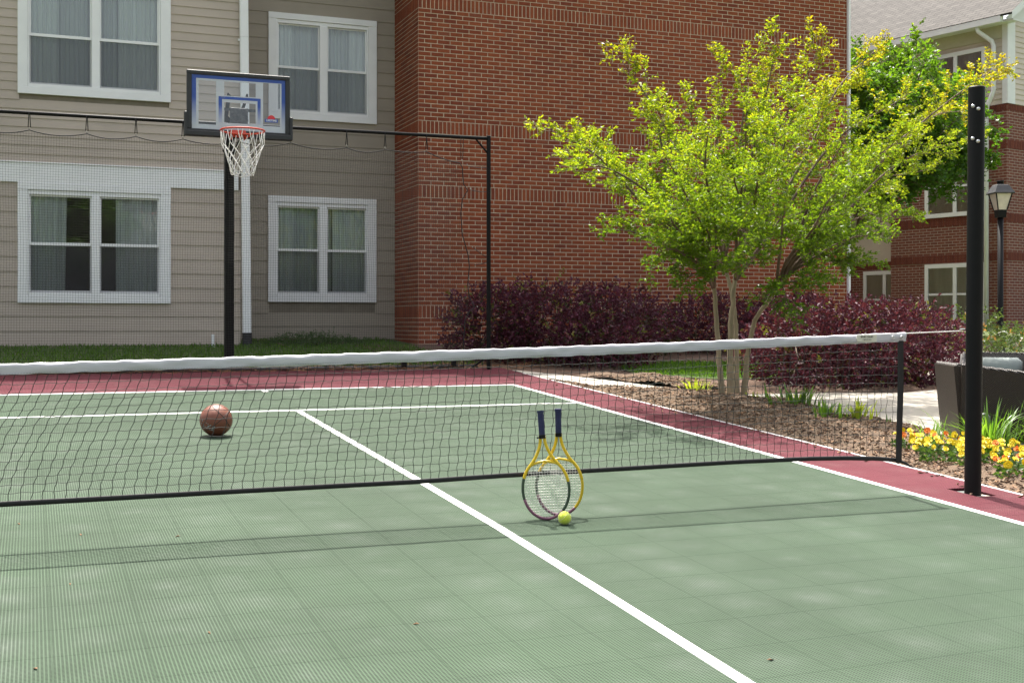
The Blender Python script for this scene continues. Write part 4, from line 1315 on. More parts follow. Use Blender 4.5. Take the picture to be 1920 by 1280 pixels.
def racket(name, label, base, axis, side_v, front):
    """base = lowest point of the head on the court, axis = unit vector up the racket, side_v = across the strings"""
    o = tag(empty(name, base), label, 'tennis racket')
    A, S = Vector(axis).normalized(), Vector(side_v)
    S = (S - A * S.dot(A)).normalized(); N = A.cross(S)
    hw, hh, hc = .118, .152, .160
    fr_ = .0075
    def P(x, y, n_=0): return S * x + A * (y + fr_) + N * n_
    def head(a): return P(hw * math.sin(a) * (1 + .02 * math.cos(a)), hc - hh * math.cos(a) - .0075 + .0)
    amax = R(141)
    def seg(a0, a1, m, nm, r=.0075):
        b = MB(); b.tube([head(a) for a in np.linspace(a0, a1, 24)], r, 10); b.build(nm, m, o, True)
    seg(-R(72), R(40), M['purple'], 'head_bottom')
    seg(-R(112), -R(72.2), M['dkgreen'], 'head_side'); seg(R(40.2), R(100), M['dkgreen'] if front else M['yellow'], 'head_side')
    b = MB()
    for s in (-1, 1):
        a0 = R(112.2) if s < 0 else R(100.2)
        pts_ = [head(s * a) for a in np.linspace(a0, amax, 12)]
        e0 = pts_[-1]; tng = (pts_[-1] - pts_[-2]).normalized()
        e1 = P(s * .010, .418)
        for w in np.linspace(0, 1, 12)[1:]:
            h0 = e0 + tng * .10 * w; h1 = e1 - A * .07 * (1 - w)
            k = w * w * (3 - 2 * w)
            pts_.append(h0.lerp(h1, k))
        b.tube(pts_, .0078, 10)
    b.tube([head(-amax), P(-.05, .282), P(0, .292), P(.05, .282), head(amax)], .0065, 10)
    b.build('throat', M['yellow'], o, True)
    g_ = MB()
    def oct_(y0, y1, w, d):
        vs3 = [P(w * cx__, y, d * cz__) for y in (y0, y1) for cx__, cz__ in ((-1, -.45), (-.5, -1), (.5, -1), (1, -.45), (1, .45), (.5, 1), (-.5, 1), (-1, .45))]
        g_.add(vs3, [tuple(range(7, -1, -1)), tuple(range(8, 16))] + [(k, (k + 1) % 8, 8 + (k + 1) % 8, 8 + k) for k in range(8)])
    oct_(.425, .535, .0150, .0125)
    for k in range(7): oct_(.432 + k * .0145, .4375 + k * .0145, .0156, .0131)
    oct_(.5355, .548, .0178, .0150)
    g_.build('grip', M['grip'], o)
    c_ = MB(); g_ = c_; oct_(.405, .4245, .0166, .0138)
    if front: c_.tube([P(-.015, .412), P(-.028, .411)], .004, 6)
    c_.build('collar', M['black'], o)
    s_ = MB(); hw2, hh2 = hw - .006, hh - .006
    for k in range(-7, 8):
        x = k * .0138; y = hh2 * math.sqrt(max(0, 1 - (x / hw2) ** 2))
        s_.tube([P(x, hc - y - .0075), P(x, min(hc + y, .2815) - .0075)], .0008, 4, cap=False)
    for k in range(-9, 10):
        y = k * .0138; x = hw2 * math.sqrt(max(0, 1 - (y / hh2) ** 2))
        if hc + y > .285: continue
        s_.tube([P(-x, hc + y - .0075, .0004), P(x, hc + y - .0075, .0004)], .0008, 4, cap=False)
    s_.build('strings', M['string'], o)
    return o
rX = Vector((cY, -sY, 0))           # across the view, used for the way the rackets face
LBs = gp(2.436, 5.70, TOP); 
racket('tennis_racket', 'yellow junior racket with purple-tipped dark head, leaning in front', LBs, Vector((-.036, .105, 1)) , rX, True)
racket('tennis_racket', 'yellow junior racket leaning behind the other one, beside the tennis ball', gp(2.532, 5.770, TOP), Vector((-.030, -.020, 1)), rX, False)

# dry leaves on the court
for k, (x, y) in enumerate([(.21, 6.01), (.63, 5.85), (.57, 4.32), (.14, 5.12), (2.28, 3.46), (.01, 4.11), (-.06, 6.33), (1.28, 4.2)]):
    r = np.random.default_rng(k); L = r.uniform(.018, .034); a = r.uniform(0, 6.28)
    b = MB(); d = Vector((math.cos(a), math.sin(a), 0)) * L; s = Vector((-math.sin(a), math.cos(a), 0)) * L * .3
    b.add([-d * .5, s * .6 + Vector((0, 0, .006)), d * .5 + Vector((0, 0, .004)), -s * .6 + Vector((0, 0, .005)), Vector((0, 0, .001)), -d * .8 + Vector((0, 0, .003)), -d * .5 + s * .08],
          [(0, 4, 1), (1, 4, 2), (2, 4, 3), (3, 4, 0), (0, 5, 6)])
    o = tag(b.build('dry_leaf', M['dead'], None, False, gp(x, y, TOP + .0005)), 'tiny dry brown leaf lying on the green tiles', 'leaf', 'dry leaves scattered over the court')

# ============================================================ TREES
class Tree:
    def __init__(s, seed):
        s.r = np.random.default_rng(seed); s.wood = MB(); s.P, s.D, s.S, s.T = [], [], [], []
    def path(s, p0, p1, bow, wob, n):
        p0, p1 = Vector(p0), Vector(p1); pts = []
        L = (p1 - p0).length
        ph = s.r.uniform(0, 6, 4)
        for k in range(n + 1):
            t = k / n
            p = p0.lerp(p1, t)
            p = p + Vector(bow) * (4 * t * (1 - t)) + Vector((math.sin(5 * t + ph[0]), math.sin(4 * t + ph[1]), math.sin(6 * t + ph[2]))) * wob * L * math.sin(math.pi * t)
            pts.append(p)
        return pts
    def branch(s, pts, r0, r1, n=6, m=0):
        k = len(pts)
        s.wood.tube(pts, [r0 + (r1 - r0) * i / (k - 1) for i in range(k)], n, m)
    def leaves_on(s, pts, spacing, size, tint, spread=.9, up=.25):
        for a, b in zip(pts[:-1], pts[1:]):
            d = (b - a); L = d.length
            if L < 1e-5: continue
            d = d / L
            side = d.cross(Vector((0, 0, 1)))
            side = side.normalized() if side.length > .05 else Vector((1, 0, 0))
            m = L / spacing; m = int(m) + (s.r.uniform() < m - int(m))
            for _ in range(m):
                t = s.r.uniform(); sg = 1 if s.r.uniform() < .5 else -1
                q = a.lerp(b, t)
                dr = d * s.r.uniform(.1, .8) + side * sg * spread + Vector((0, 0, s.r.normal(up, .3))) + Vector(s.r.normal(0, .22, 3))
                s.P.append(tuple(q + Vector(s.r.normal(0, .006, 3)))); s.D.append(tuple(dr)); s.S.append(size * s.r.uniform(.65, 1.2)); s.T.append(tint + s.r.normal(0, .11))

def spray(T, p, d, L, r, level, size, tintf, sp):
    """a leafy shoot with side twigs"""
    d = Vector(d).normalized()
    n = max(4, int(L / .07)); pts = [Vector(p)]
    for k in range(n):
        d = (d + Vector(T.r.normal(0, .13, 3)) + Vector((0, 0, .03 if level else .02))).normalized()
        pts.append(pts[-1] + d * L / n)
    T.branch(pts, r, r * .35, 4, 1)
    T.leaves_on(pts[1:], sp, size, tintf(pts[-1], 1.0))
    if level > 0:
        for k in range(1, len(pts) - 1):
            for _ in range(1 + (T.r.uniform() < .5)):
                sd = Vector(T.r.normal(0, 1, 3)); sd.z *= .45
                sd = (sd - d * sd.dot(d)); sd = sd.normalized() if sd.length > .1 else Vector((1, 0, 0))
                spray(T, pts[k], d * .75 + sd * .85, L * T.r.uniform(.28, .5), r * .5, level - 1, size, tintf, sp)

# ---- crape myrtle in the bed
tree = tag(empty('crape_myrtle_tree', gp(6.36, 10.28, .05)), 'spreading crape myrtle with yellow-green leaves and several pale smooth trunks', 'tree')
T = Tree(21)
tb0 = gp(6.36, 10.28, .0)
stems = [([(1356, 752, 10.18), (1350, 690, 10.15), (1344, 620, 10.15), (1341, 560, 10.15), (1335, 500, 10.1)], .036, .024),
         ([(1371, 756, 10.22), (1369, 690, 10.25), (1371, 610, 10.3), (1376, 545, 10.35), (1384, 480, 10.45)], .046, .026),
         ([(1383, 754, 10.34), (1381, 690, 10.42), (1380, 610, 10.5), (1370, 540, 10.6), (1352, 470, 10.8)], .034, .024),
         ([(1392, 750, 10.25), (1399, 690, 10.2), (1405, 640, 10.15), (1416, 600, 10.1), (1442, 562, 10.0), (1472, 515, 9.85)], .034, .026)]
tops = []
for pts, r0, r1 in stems:
    w = [at(*p) for p in pts]
    w[0].z -= .10
    fine = []
    for a, b in zip(w[:-1], w[1:]):
        for k in range(5): fine.append(a.lerp(b, k / 5) + Vector(T.r.normal(0, .003, 3)))
    fine.append(w[-1])
    n = len(fine)
    T.wood.tube(fine, [(r0 * (1.35 - .35 * min(1, i / 6)) + (r1 - r0) * i / (n - 1)) * .76 for i in range(n)], 12, 0)
    tops.append((w[-1], r1, w[-2]))
targets = [  # tip of each limb: pixel u, v, distance row, stem
    (1035, 246, 10.0, 0), (1072, 300, 9.3, 0), (1165, 112, 10.6, 0), (1148, 432, 10.0, 0), (1105, 255, 11.0, 0), (1250, 300, 8.9, 0), (1225, 210, 11.5, 0), (1225, 480, 9.4, 0), (1180, 350, 10.3, 0),
    (1350, 118, 10.9, 2), (1290, 200, 10.2, 2), (1300, 400, 9.2, 0), (1268, 500, 10.6, 0), (1400, 210, 9.2, 1), (1385, 330, 8.9, 1), (1340, 300, 11.8, 2),
    (1455, 72, 10.3, 1), (1430, 150, 11.6, 2), (1535, 85, 10.7, 1), (1500, 190, 9.4, 1), (1560, 160, 11.6, 1), (1645, 92, 10.9, 1), (1590, 250, 9.3, 3), (1520, 300, 11.9, 2), (1470, 400, 9.0, 3),
    (1700, 178, 10.2, 1), (1880, 128, 10.0, 3), (1800, 210, 10.8, 3), (1810, 262, 9.7, 3), (1690, 260, 9.2, 3), (1735, 318, 10.4, 3), (1660, 360, 11.4, 1), (1700, 405, 9.8, 3), (1640, 440, 9.4, 3),
    (1600, 330, 8.9, 3), (1560, 430, 9.3, 3), (1585, 475, 10.6, 3), (1530, 520, 9.5, 3), (1290, 520, 9.8, 0), (1610, 490, 9.9, 3), (1240, 450, 9.7, 0), (1475, 565, 9.6, 3), (1440, 480, 10.9, 1), (1350, 495, 9.4, 0), (1310, 440, 11.2, 2), (1640, 300, 11.0, 3), (1560, 370, 8.9, 3), (1460, 260, 8.8, 1), (1330, 240, 9.0, 0), (1220, 400, 8.9, 0), (1650, 400, 10.8, 3), (1500, 440, 11.4, 1), (1260, 430, 11.3, 0), (1420, 360, 11.6, 2), (1400, 440, 8.9, 1), (1400, 120, 10.6, 1), (1240, 130 + 90, 10.2, 0)]
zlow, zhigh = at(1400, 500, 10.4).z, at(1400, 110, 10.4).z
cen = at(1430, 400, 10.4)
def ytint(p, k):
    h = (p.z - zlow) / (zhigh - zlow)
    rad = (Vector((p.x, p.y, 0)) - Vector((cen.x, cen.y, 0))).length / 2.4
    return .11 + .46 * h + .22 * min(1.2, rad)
for (u, v, Yt, si) in targets:
    tip = at(u, v, Yt); st_, rr0, below = tops[si]
    d0 = tip - st_; L = d0.length
    start = st_.lerp(below, float(T.r.uniform(0, .75)))
    hz = Vector((d0.x, d0.y, 0)).length
    pts = T.path(start, tip, (0, 0, .10 * hz * (1 if d0.z > .2 else 1.4)), .035, max(8, int(L / .11)))
    T.branch(pts, min(rr0 * .75, .008 + .009 * L), .0035, 7, 1)
    n = len(pts)
    for k in range(1, n):
        t = k / (n - 1)
        if t < .22: continue
        d = (pts[k] - pts[k - 1]).normalized()
        nb_ = 1 + (T.r.uniform() < .7)
        for _ in range(nb_):
            sd = Vector(T.r.normal(0, 1, 3)); sd.z = sd.z * .35 + .08
            sd = sd - d * sd.dot(d); sd = sd.normalized()
            spray(T, pts[k], d * .8 + sd * .9, T.r.uniform(.18, .40) * (1.1 - .3 * t), .0030, 1, .041, ytint, .0080)
    spray(T, pts[-1], (pts[-1] - pts[-2]), .22, .003, 1, .040, ytint, .0085)
# last year's seed heads
sh = MB()
for (u, v, Yt) in ((1883, 130, 10.0), (1660, 60 + 14, 10.9), (1440, 88, 10.3), (1490, 100, 10.7), (1352, 200, 10.9), (1216, 180, 10.4), (1690, 270, 9.4)):
    c = at(u, v, Yt)
    for k in range(26):
        q = c + Vector(T.r.normal(0, .028, 3)); sh.lathe([(.002, -.006), (.006, 0), (.002, .007)], q, 5)
def tpart(mb, name, mats, parent, smooth=False):
    o = mb.build(name, mats, parent, smooth); o.location = -Vector(parent.location); return o
tpart(T.wood, 'trunk', [M['trunk'], M['twig']], tree, True)
tag(tpart(sh, 'seed_heads', M['twig'], tree), kind='stuff')
cr = link_mesh('crown', leaf_mesh('crown', T.P, T.D, T.S, M['leaf_yellow'], np.minimum(np.array(T.T), .86), T.r, .44, .22, .16), tree)
cr.location = -Vector(tree.location)
print('crape leaves', len(T.P))

# ---- green tree behind, past the corner of the brick wall
gt = tag(empty('green_tree', gp(15.0, 20.6)), 'darker green leafy tree standing past the brick corner behind the crape myrtle', 'tree')
T = Tree(5)
base = gp(15.0, 20.6, -.05); c0 = Vector((15.6, 20.6, Z + 2.2))
T.branch(T.path(base, c0, (0, 0, 0), .02, 10), .09, .06, 10, 0)
for k in range(90):
    a = T.r.uniform(0, 6.28); el = math.asin(T.r.uniform(-.62, 1)); rr1 = T.r.uniform(.75, 1.0)
    tip = Vector((16.75, 20.6, Z + 3.85)) + Vector((math.cos(a) * math.cos(el) * 2.0, math.sin(a) * math.cos(el) * 1.7, math.sin(el) * 2.0)) * rr1
    pts = T.path(c0 + Vector((0, 0, T.r.uniform(-.3, .5))), tip, (0, 0, .15), .05, 12)
    T.branch(pts, .03, .006, 6, 1)
    for k2 in range(4, len(pts)):
        d = (pts[k2] - pts[k2 - 1]).normalized()
        for _ in range(2):
            sd = Vector(T.r.normal(0, 1, 3)); sd = (sd - d * sd.dot(d)).normalized()
            spray(T, pts[k2], d * .6 + sd, T.r.uniform(.26, .5), .005, 1, .105, lambda p, q: .35 + .25 * (p.z - Z - 3.2) / 2, .030)
tpart(T.wood, 'trunk', [M['trunk'], M['twig']], gt, True)
cr = link_mesh('crown', leaf_mesh('crown', T.P, T.D, T.S, M['leaf_green'], np.array(T.T), T.r, .55, .22, .12), gt)
cr.location = -Vector(gt.location)
print('green leaves', len(T.P))

# two more trees stand behind the camera: they show as reflections in the ground-floor glass
for x_, s_, lab in ((3.2, 1.75, 'leafy tree reflected in the ground floor window beside the hoop pole'), (11.5, 1.9, 'leafy tree reflected in the recessed ground floor window')):
    c_ = copy_tree(gt); c_.location = (x_, -11.5, zg(-11.5)); c_.scale = (s_, s_, s_ * .8); c_.rotation_euler.z = x_; c_['label'] = lab

# ============================================================ HEDGES AND SHRUBS
def bush(name, label, cat, blobs, count, size, mat, tint, seed, loc, group=None, up=.35, stemr=.012, hollow=.40, stems_n=14, green=0.0, wd=.5):
    """foliage spread through a few overlapping rounded volumes, thickest towards the outside, on woody stems"""
    r = np.random.default_rng(seed)
    o = tag(empty(name, loc), label, cat, group)
    P, D, S, Tn = [], [], [], []
    vol = np.array([b[3] * b[4] * b[5] for b in blobs]); pr_ = vol / vol.sum()
    A_ = np.array(blobs)
    while len(P) < count:
        b = A_[r.choice(len(blobs), p=pr_)]
        d = r.normal(size=3); d /= np.linalg.norm(d)
        e = 2.6                                        # rounded-box shape
        q = (np.abs(d) ** e).sum() ** (1 / e); d2 = d / q
        rad = (r.uniform(hollow ** 3, 1)) ** (1 / 3) * (1 + .05 * math.sin(7 * d[0] + 5 * d[1] + b[0]) + .04 * math.sin(13 * d[2] + 9 * d[0]))
        p = b[:3] + d2 * b[3:6] * rad
        if p[2] < zg(p[1]) + .02: continue
        # clustered sprigs, some of them stray shoots
        stray = r.uniform() < .05 and d[2] > -.2
        m = int(r.integers(5, 10)) + (5 if stray else 0); dd = d * np.array([1, 1, .6]) + np.array([0, 0, up]) + r.normal(0, .3, 3); dd /= np.linalg.norm(dd)
        tbase = tint + r.normal(0, .12) + (green if rad < .85 or p[2] < b[2] - .3 * b[5] else 0) * r.uniform(-1.6, .2) + (.55 if r.uniform() < .05 + .05 * (green > 0) else 0)
        for k in range(m):
            t = k / m
            P.append(p + dd * size * (4.2 if stray else 2.2) * t + r.normal(0, .008, 3)); D.append(dd * .6 + r.normal(0, .6, 3) + np.array([0, 0, .1])); S.append(size * r.uniform(.6, 1.2)); Tn.append(tbase + r.normal(0, .07) + .12 * (rad - .8))
    f = link_mesh('foliage', leaf_mesh('foliage', P, D, S, mat, np.array(Tn), r, wd, .22, .1), o); f.location = -Vector(loc)
    w = MB()
    for k in range(stems_n):
        b = A_[r.choice(len(blobs), p=pr_)]
        x, y = b[0] + r.uniform(-.5, .5) * b[3], b[1] + r.uniform(-.5, .5) * b[4]
        q = Vector((b[0] + r.uniform(-.8, .8) * b[3], b[1] + r.uniform(-.8, .8) * b[4], b[2] + r.uniform(0, .7) * b[5]))
        p = gp(x, y, -.02); mid_ = p.lerp(q, .5) + Vector(r.normal(0, .05, 3))
        w.tube([p, mid_, q], [stemr, stemr * .8, stemr * .4], 6)
    s_ = tag(w.build('stems', M['twig'], o, True), kind='stuff'); s_.location = -Vector(loc)
    return o
def bl(x, y, z0, z1, rx, ry):     # blob by centre, absolute z range above camera level, radii
    return (x, y, Z + (z0 + z1) / 2, rx, ry, (z1 - z0) / 2)
bush('hedge', 'dark purple hedge beside the black frame post and brick corner', 'hedge',
     [bl(5.75, 15.3, -.62, .46, .62, .75), bl(6.35, 14.9, -.62, .52, .7, .8), bl(7.1, 14.6, -.64, .46, .62, .75), bl(6.7, 14.0, -.64, .05, .55, .5)], 26000, .055, M['leaf_purple'], .42, 31, gp(6.4, 14.7), green=.18)
bush('hedge', 'thin patchy purple and green shrub with brick showing through beside the lawn patch', 'hedge',
     [bl(8.15, 15.7, -.55, .22, .62, .55), bl(7.75, 15.2, -.5, .1, .4, .4)], 5200, .052, M['leaf_purple'], .40, 32, gp(8.0, 15.5), green=.45, hollow=.2)
bush('hedge', 'purple hedge against the brick wall seen between the crape myrtle trunks', 'hedge',
     [bl(9.6, 16.2, -.45, .36, .9, .5), bl(10.9, 16.1, -.45, .40, .8, .5)], 13000, .055, M['leaf_purple'], .46, 33, gp(10.2, 16.1), green=.12, hollow=.3)
bush('hedge', 'bright tall purple hedge standing behind the patio and wicker chairs', 'hedge',
     [bl(8.2, 11.45, -.76, .08, .9, .75), bl(9.2, 11.6, -.76, .20, .8, .85), bl(9.75, 12.1, -.76, .13, .55, .9), bl(8.9, 12.3, -.7, .24, .9, .7)], 34000, .055, M['leaf_purple'], .46, 34, gp(8.9, 11.7), green=.16)
bush('shrub', 'loose green shrub with bronze young leaves under the lamp post', 'shrub',
     [bl(11.6, 12.6, -.62, .02, .6, .6), bl(12.5, 12.9, -.62, -.10, .6, .6), bl(11.7, 12.9, -.1, .16, .35, .35)], 3600, .055, M['leaf_shrub'], .42, 35, gp(12.0, 12.7), green=.1, hollow=.3)
bush('shrub', 'low spreading dark green juniper at the foot of the tan wall', 'shrub',
     [bl(4.0, 18.6, -.42, -.19, .55, .35), bl(3.65, 18.4, -.42, -.26, .4, .3), bl(4.5, 18.5, -.42, -.27, .4, .3)], 3000, .04, M['leaf_dark'], .5, 36, gp(4.0, 18.5), hollow=.2, wd=.3)
bush('shrub', 'low green ground shrub beside the black ground pipe', 'shrub',
     [bl(3.6, 14.75, -.60, -.44, .5, .2), bl(4.4, 14.8, -.60, -.47, .35, .18)], 1400, .035, M['leaf_dark'], .6, 37, gp(3.8, 14.75), hollow=.2, wd=.3)

# sprouting perennials
def clump(name, label, cat, x, y, n, L, mat, seed, spread, tint, width=.10, droop=.5, curve=True, dz=0.0, group=None):
    r = np.random.default_rng(seed)
    o = tag(empty(name, gp(x, y, dz)), label, cat, group)
    b = MB(); V, F, Tt = [], [], []
    for k in range(n):
        a = r.uniform(0, 6.28); rad = abs(r.normal(0, spread)); l = L * r.uniform(.55, 1.1); w = l * width * r.uniform(.7, 1.2) / 2
        p = Vector((math.cos(a) * rad, math.sin(a) * rad, -.01)); out = Vector((math.cos(a + r.normal(0, .5)), math.sin(a + r.normal(0, .5)), 0)); lean_ = r.uniform(.15, .9)
        sd = Vector((-out.y, out.x, 0)); t_ = np.clip(tint + r.normal(0, .22), 0, 1); o0 = len(V)
        for j in range(6):
            t = j / 5
            q = p + Vector((0, 0, 1)) * l * (t - droop * lean_ * t * t * .8) + out * l * lean_ * (t * .45 + .5 * t * t)
            ww = w * (1 - t) ** .6 if j else w * .7
            V += [tuple(q - sd * ww), tuple(q + sd * ww + Vector((0, 0, ww * .4)))]; Tt += [t_, t_]
        F += [(o0 + 2 * j, o0 + 2 * j + 1, o0 + 2 * j + 3, o0 + 2 * j + 2) for j in range(5)]
    b.v, b.f, b.m = V, F, [0] * len(F)
    me = b.mesh('blades', mat, True); at_ = me.attributes.new('tint', 'FLOAT', 'POINT'); at_.data.foreach_set('value', Tt)
    link_mesh('blades', me, o)
    return o
sprouts = [(6.22, 10.78, 46, .17, .10, .8, 'lime green sprouting perennial at the left foot of the crape myrtle trunks'), (6.48, 10.12, 9, .09, .05, .8, 'tiny lime sprouts at the right foot of the crape myrtle trunks'),
           (6.56, 10.0, 12, .10, .06, .75, 'small row of pale shoots between the trunks and the path'), (6.62, 9.62, 10, .17, .05, .8, 'single upright lime sprout at the path edge'),
           (6.50, 9.42, 60, .22, .15, .35, 'dense dark green perennial clump beside the upright lime sprout'), (6.30, 8.72, 50, .18, .10, .4, 'grassy green perennial clump lower in the bed, away from the path'),
           (6.52, 8.95, 16, .13, .07, .8, 'light green seedling tuft nearest the patio corner'), (6.55, 8.62, 34, .20, .09, .7, 'bright green tuft with tall shoots at the patio corner'), (6.60, 8.2, 14, .10, .12, .45, 'thin weedy green shoots in the mulch by the patio')]
for k, (x, y, n, L, sp_, ti, lab) in enumerate(sprouts):
    clump('perennial_sprout', lab, 'plant', x, y, n, L, M['leaf_lime'] if ti > .6 else M['leaf_blade'], 50 + k, sp_, ti, .16, .5, dz=hills(x, y) - .01, group='young perennials in the tree bed')
clump('daylily', 'large arching daylily clump right of the post, in front of the chair', 'plant', 6.42, 6.95, 150, .46, M['leaf_blade'], 70, .13, .6, .045, .8, dz=.02)
clump('daylily', 'second daylily clump with long blades farther along the bed', 'plant', 6.80, 6.68, 150, .50, M['leaf_blade'], 71, .14, .5, .045, .8, dz=.02)
clump('daylily', 'sparse daylily tuft left of the post below the wicker chair', 'plant', 6.28, 7.38, 34, .30, M['leaf_blade'], 72, .08, .55, .05, .8, dz=.02)

# pansies
def bloom_mesh(mat, seed):
    """ruffled double bloom: two cupped rings of petals"""
    r = random.Random(seed); b = MB()
    for ring_, (R0, lift, npet) in enumerate(((.0225, .004, 7), (.015, .010, 6))):
        for k in range(npet):
            a = k * 2 * math.pi / npet + ring_ * .4 + r.uniform(-.15, .15); d = Vector((math.cos(a), math.sin(a), 0)); s = Vector((-d.y, d.x, 0)); L = R0 * r.uniform(.88, 1.12)
            zz_ = lift + (k % 2) * .002
            b.add([Vector((0, 0, lift * .4)), d * L * .55 - s * L * .44 + Vector((0, 0, zz_)), d * L * .95 - s * L * .40 + Vector((0, 0, zz_ + r.uniform(-.004, .003))), d * L * 1.06 + Vector((0, 0, zz_ + .002)),
                   d * L * .95 + s * L * .40 + Vector((0, 0, zz_ + r.uniform(-.004, .003))), d * L * .55 + s * L * .44 + Vector((0, 0, zz_))], [(0, 1, 2, 3), (0, 3, 4, 5)])
    b.lathe([(.002, -.012), (.006, -.002), (.008, .008), (.003, .014)], (0, 0, 0), 7)
    return b.mesh('bloom', mat, True)
BY_ = [bloom_mesh(M['petal_y'], k) for k in range(3)]; BO_ = [bloom_mesh(M['petal_o'], k + 5) for k in range(2)]
pans = [((5.92, 7.20), 'yy o', 'yellow and orange pansies at the end of the flower row toward the net'), ((6.05, 6.98), 'yyyo', 'yellow pansies with one orange bloom beside the bark mulch'), ((5.86, 6.88), 'yyyy', 'all-yellow pansies in the front row near the court edge'),
        ((5.72, 6.66), 'yyy', 'sparse yellow pansies closest to the white edging'), ((5.98, 6.70), 'yyyyy', 'full yellow pansies in the middle of the flower row'), ((5.80, 6.42), 'yyyyy', 'large yellow pansies just left of the black post'),
        ((6.12, 6.48), 'yyyyyo', 'yellow and orange pansies behind the black post'), ((5.92, 6.14), 'yyyo', 'yellow pansies right of the post with an orange bud'), ((6.22, 6.28), 'oyyy', 'pansies with big orange blooms right of the post'), ((5.74, 5.98), 'yyyyo', 'yellow pansies with a low orange bloom at the bed edge'),
        ((6.04, 5.92), 'yyyy', 'yellow pansies in the back row under the daylily'), ((6.38, 6.05), 'oyyo', 'orange and yellow pansies by the loose stones'), ((5.80, 5.70), 'yyy', 'last yellow pansies at the near end of the row')]
view = Vector((-sY * .8, -cY * .8, .75)).normalized()
for k, ((x, y), cols, lab) in enumerate(pans):
    r = np.random.default_rng(200 + k)
    o = tag(empty('pansy_plant', gp(x, y, .03)), lab, 'flowers', 'pansies in the flower bed')
    P, D, S = [], [], []
    for _ in range(150):
        a = r.uniform(0, 6.28); rad = .11 * math.sqrt(r.uniform()); P.append((math.cos(a) * rad, math.sin(a) * rad, r.uniform(0, .10) * (1 - rad * 4))); D.append((math.cos(a) + r.normal(0, .5), math.sin(a) + r.normal(0, .5), r.uniform(.1, .9))); S.append(r.uniform(.025, .045))
    link_mesh('leaves', leaf_mesh('leaves', P, D, S, M['leaf_dark'], r.uniform(0, 1, len(P)), r, .6, .2, .2), o)
    cols = (cols.replace(' ', '') * 4)[:len(cols) * 2 + 4]
    for q, cch in enumerate(cols):
        a = r.uniform(0, 6.28); rad = .15 * math.sqrt(r.uniform(.03, 1))
        f = bpy.data.objects.new('bloom', (BY_[q % 3] if cch == 'y' else BO_[q % 2])); col.objects.link(f); f.parent = o
        f.location = (math.cos(a) * rad, math.sin(a) * rad, .085 + r.uniform(-.035, .035) + .03)
        dv = (view + Vector(r.normal(0, .38, 3))).normalized(); f.rotation_euler = dv.to_track_quat('Z', 'Y').to_euler(); s = r.uniform(.72, 1.05); f.scale = (s, s, s)

# ============================================================ FURNITURE, LAMP
def wicker_chair(name, label, loc, rz, W, Dp, H, back, mat, cushion=True, flare=.05):
    o = tag(empty(name, loc, rz), label, 'chair')
    def panel(nm, p, q, h0, h1, th):
        """woven side panel from p to q on the ground, flaring outwards to heights h0, h1"""
        p, q = Vector(p), Vector(q); d = (q - p).normalized(); nrm = Vector((d.y, -d.x, 0))
        b = MB(); n = 10; rows = []
        for k in range(n + 1):
            t = k / n; e = p.lerp(q, t); h = h0 + (h1 - h0) * t
            for (off, zz_) in ((0, .03), (flare * .5, h * .5), (flare, h), (flare - th, h), (-th, .03)): rows.append(e + nrm * off + Vector((0, 0, zz_)))
        b.add(rows, [(k * 5 + j, k * 5 + (j + 1) % 5, (k + 1) * 5 + (j + 1) % 5, (k + 1) * 5 + j) for k in range(n) for j in range(5)] + [(4, 3, 2, 1, 0), tuple(n * 5 + j for j in range(5))])
        b.build(nm, mat, o)
        e = MB(); m_ = 34                                    # braided rim
        for s in (0, math.pi):
            e.tube([p.lerp(q, k / m_) + nrm * (flare - th / 2 + .008 * math.sin(k * 1.1 + s)) + Vector((0, 0, h0 + (h1 - h0) * k / m_ + .006 + .006 * math.cos(k * 1.1 + s))) for k in range(m_ + 1)], .008, 6)
        e.build('braided_rim', M['wicker2'], o, True)
    panel('back', (-W / 2, Dp / 2, 0), (W / 2, Dp / 2, 0), back, back, .05) if False else panel('back', (W / 2, Dp / 2, 0), (-W / 2, Dp / 2, 0), back, back, .05)
    panel('arm', (-W / 2, Dp / 2, 0), (-W / 2, -Dp / 2, 0), back, H, .06)
    panel('arm', (W / 2, -Dp / 2, 0), (W / 2, Dp / 2, 0), H, back, .06)
    b = MB(); b.bbox(-W / 2 + .03, W / 2 - .03, -Dp / 2, Dp / 2 - .03, .06, .28, .01); b.build('seat_base', mat, o)
    if cushion:
        b = MB(); b.bbox(-W / 2 + .07, W / 2 - .07, -Dp / 2 + .0, Dp / 2 - .1, .282, .40, .035); b.build('seat_cushion', M['cushion'], o, True)
        b = MB(); b.bbox(-W / 2 + .08, W / 2 - .08, Dp / 2 - .2, Dp / 2 - .07, .36, back - .03, .04, rot=Matrix.Rotation(R(-12), 3, 'X')); b.build('back_cushion', M['cushion'], o, True)
    for sx in (-1, 1):
        for sy in (-1, 1):
            b = MB(); b.lathe([(.016, -.01), (.02, .065)], (sx * (W / 2 - .06), sy * (Dp / 2 - .06), 0), 8); b.build('foot', M['black'], o)
    return o
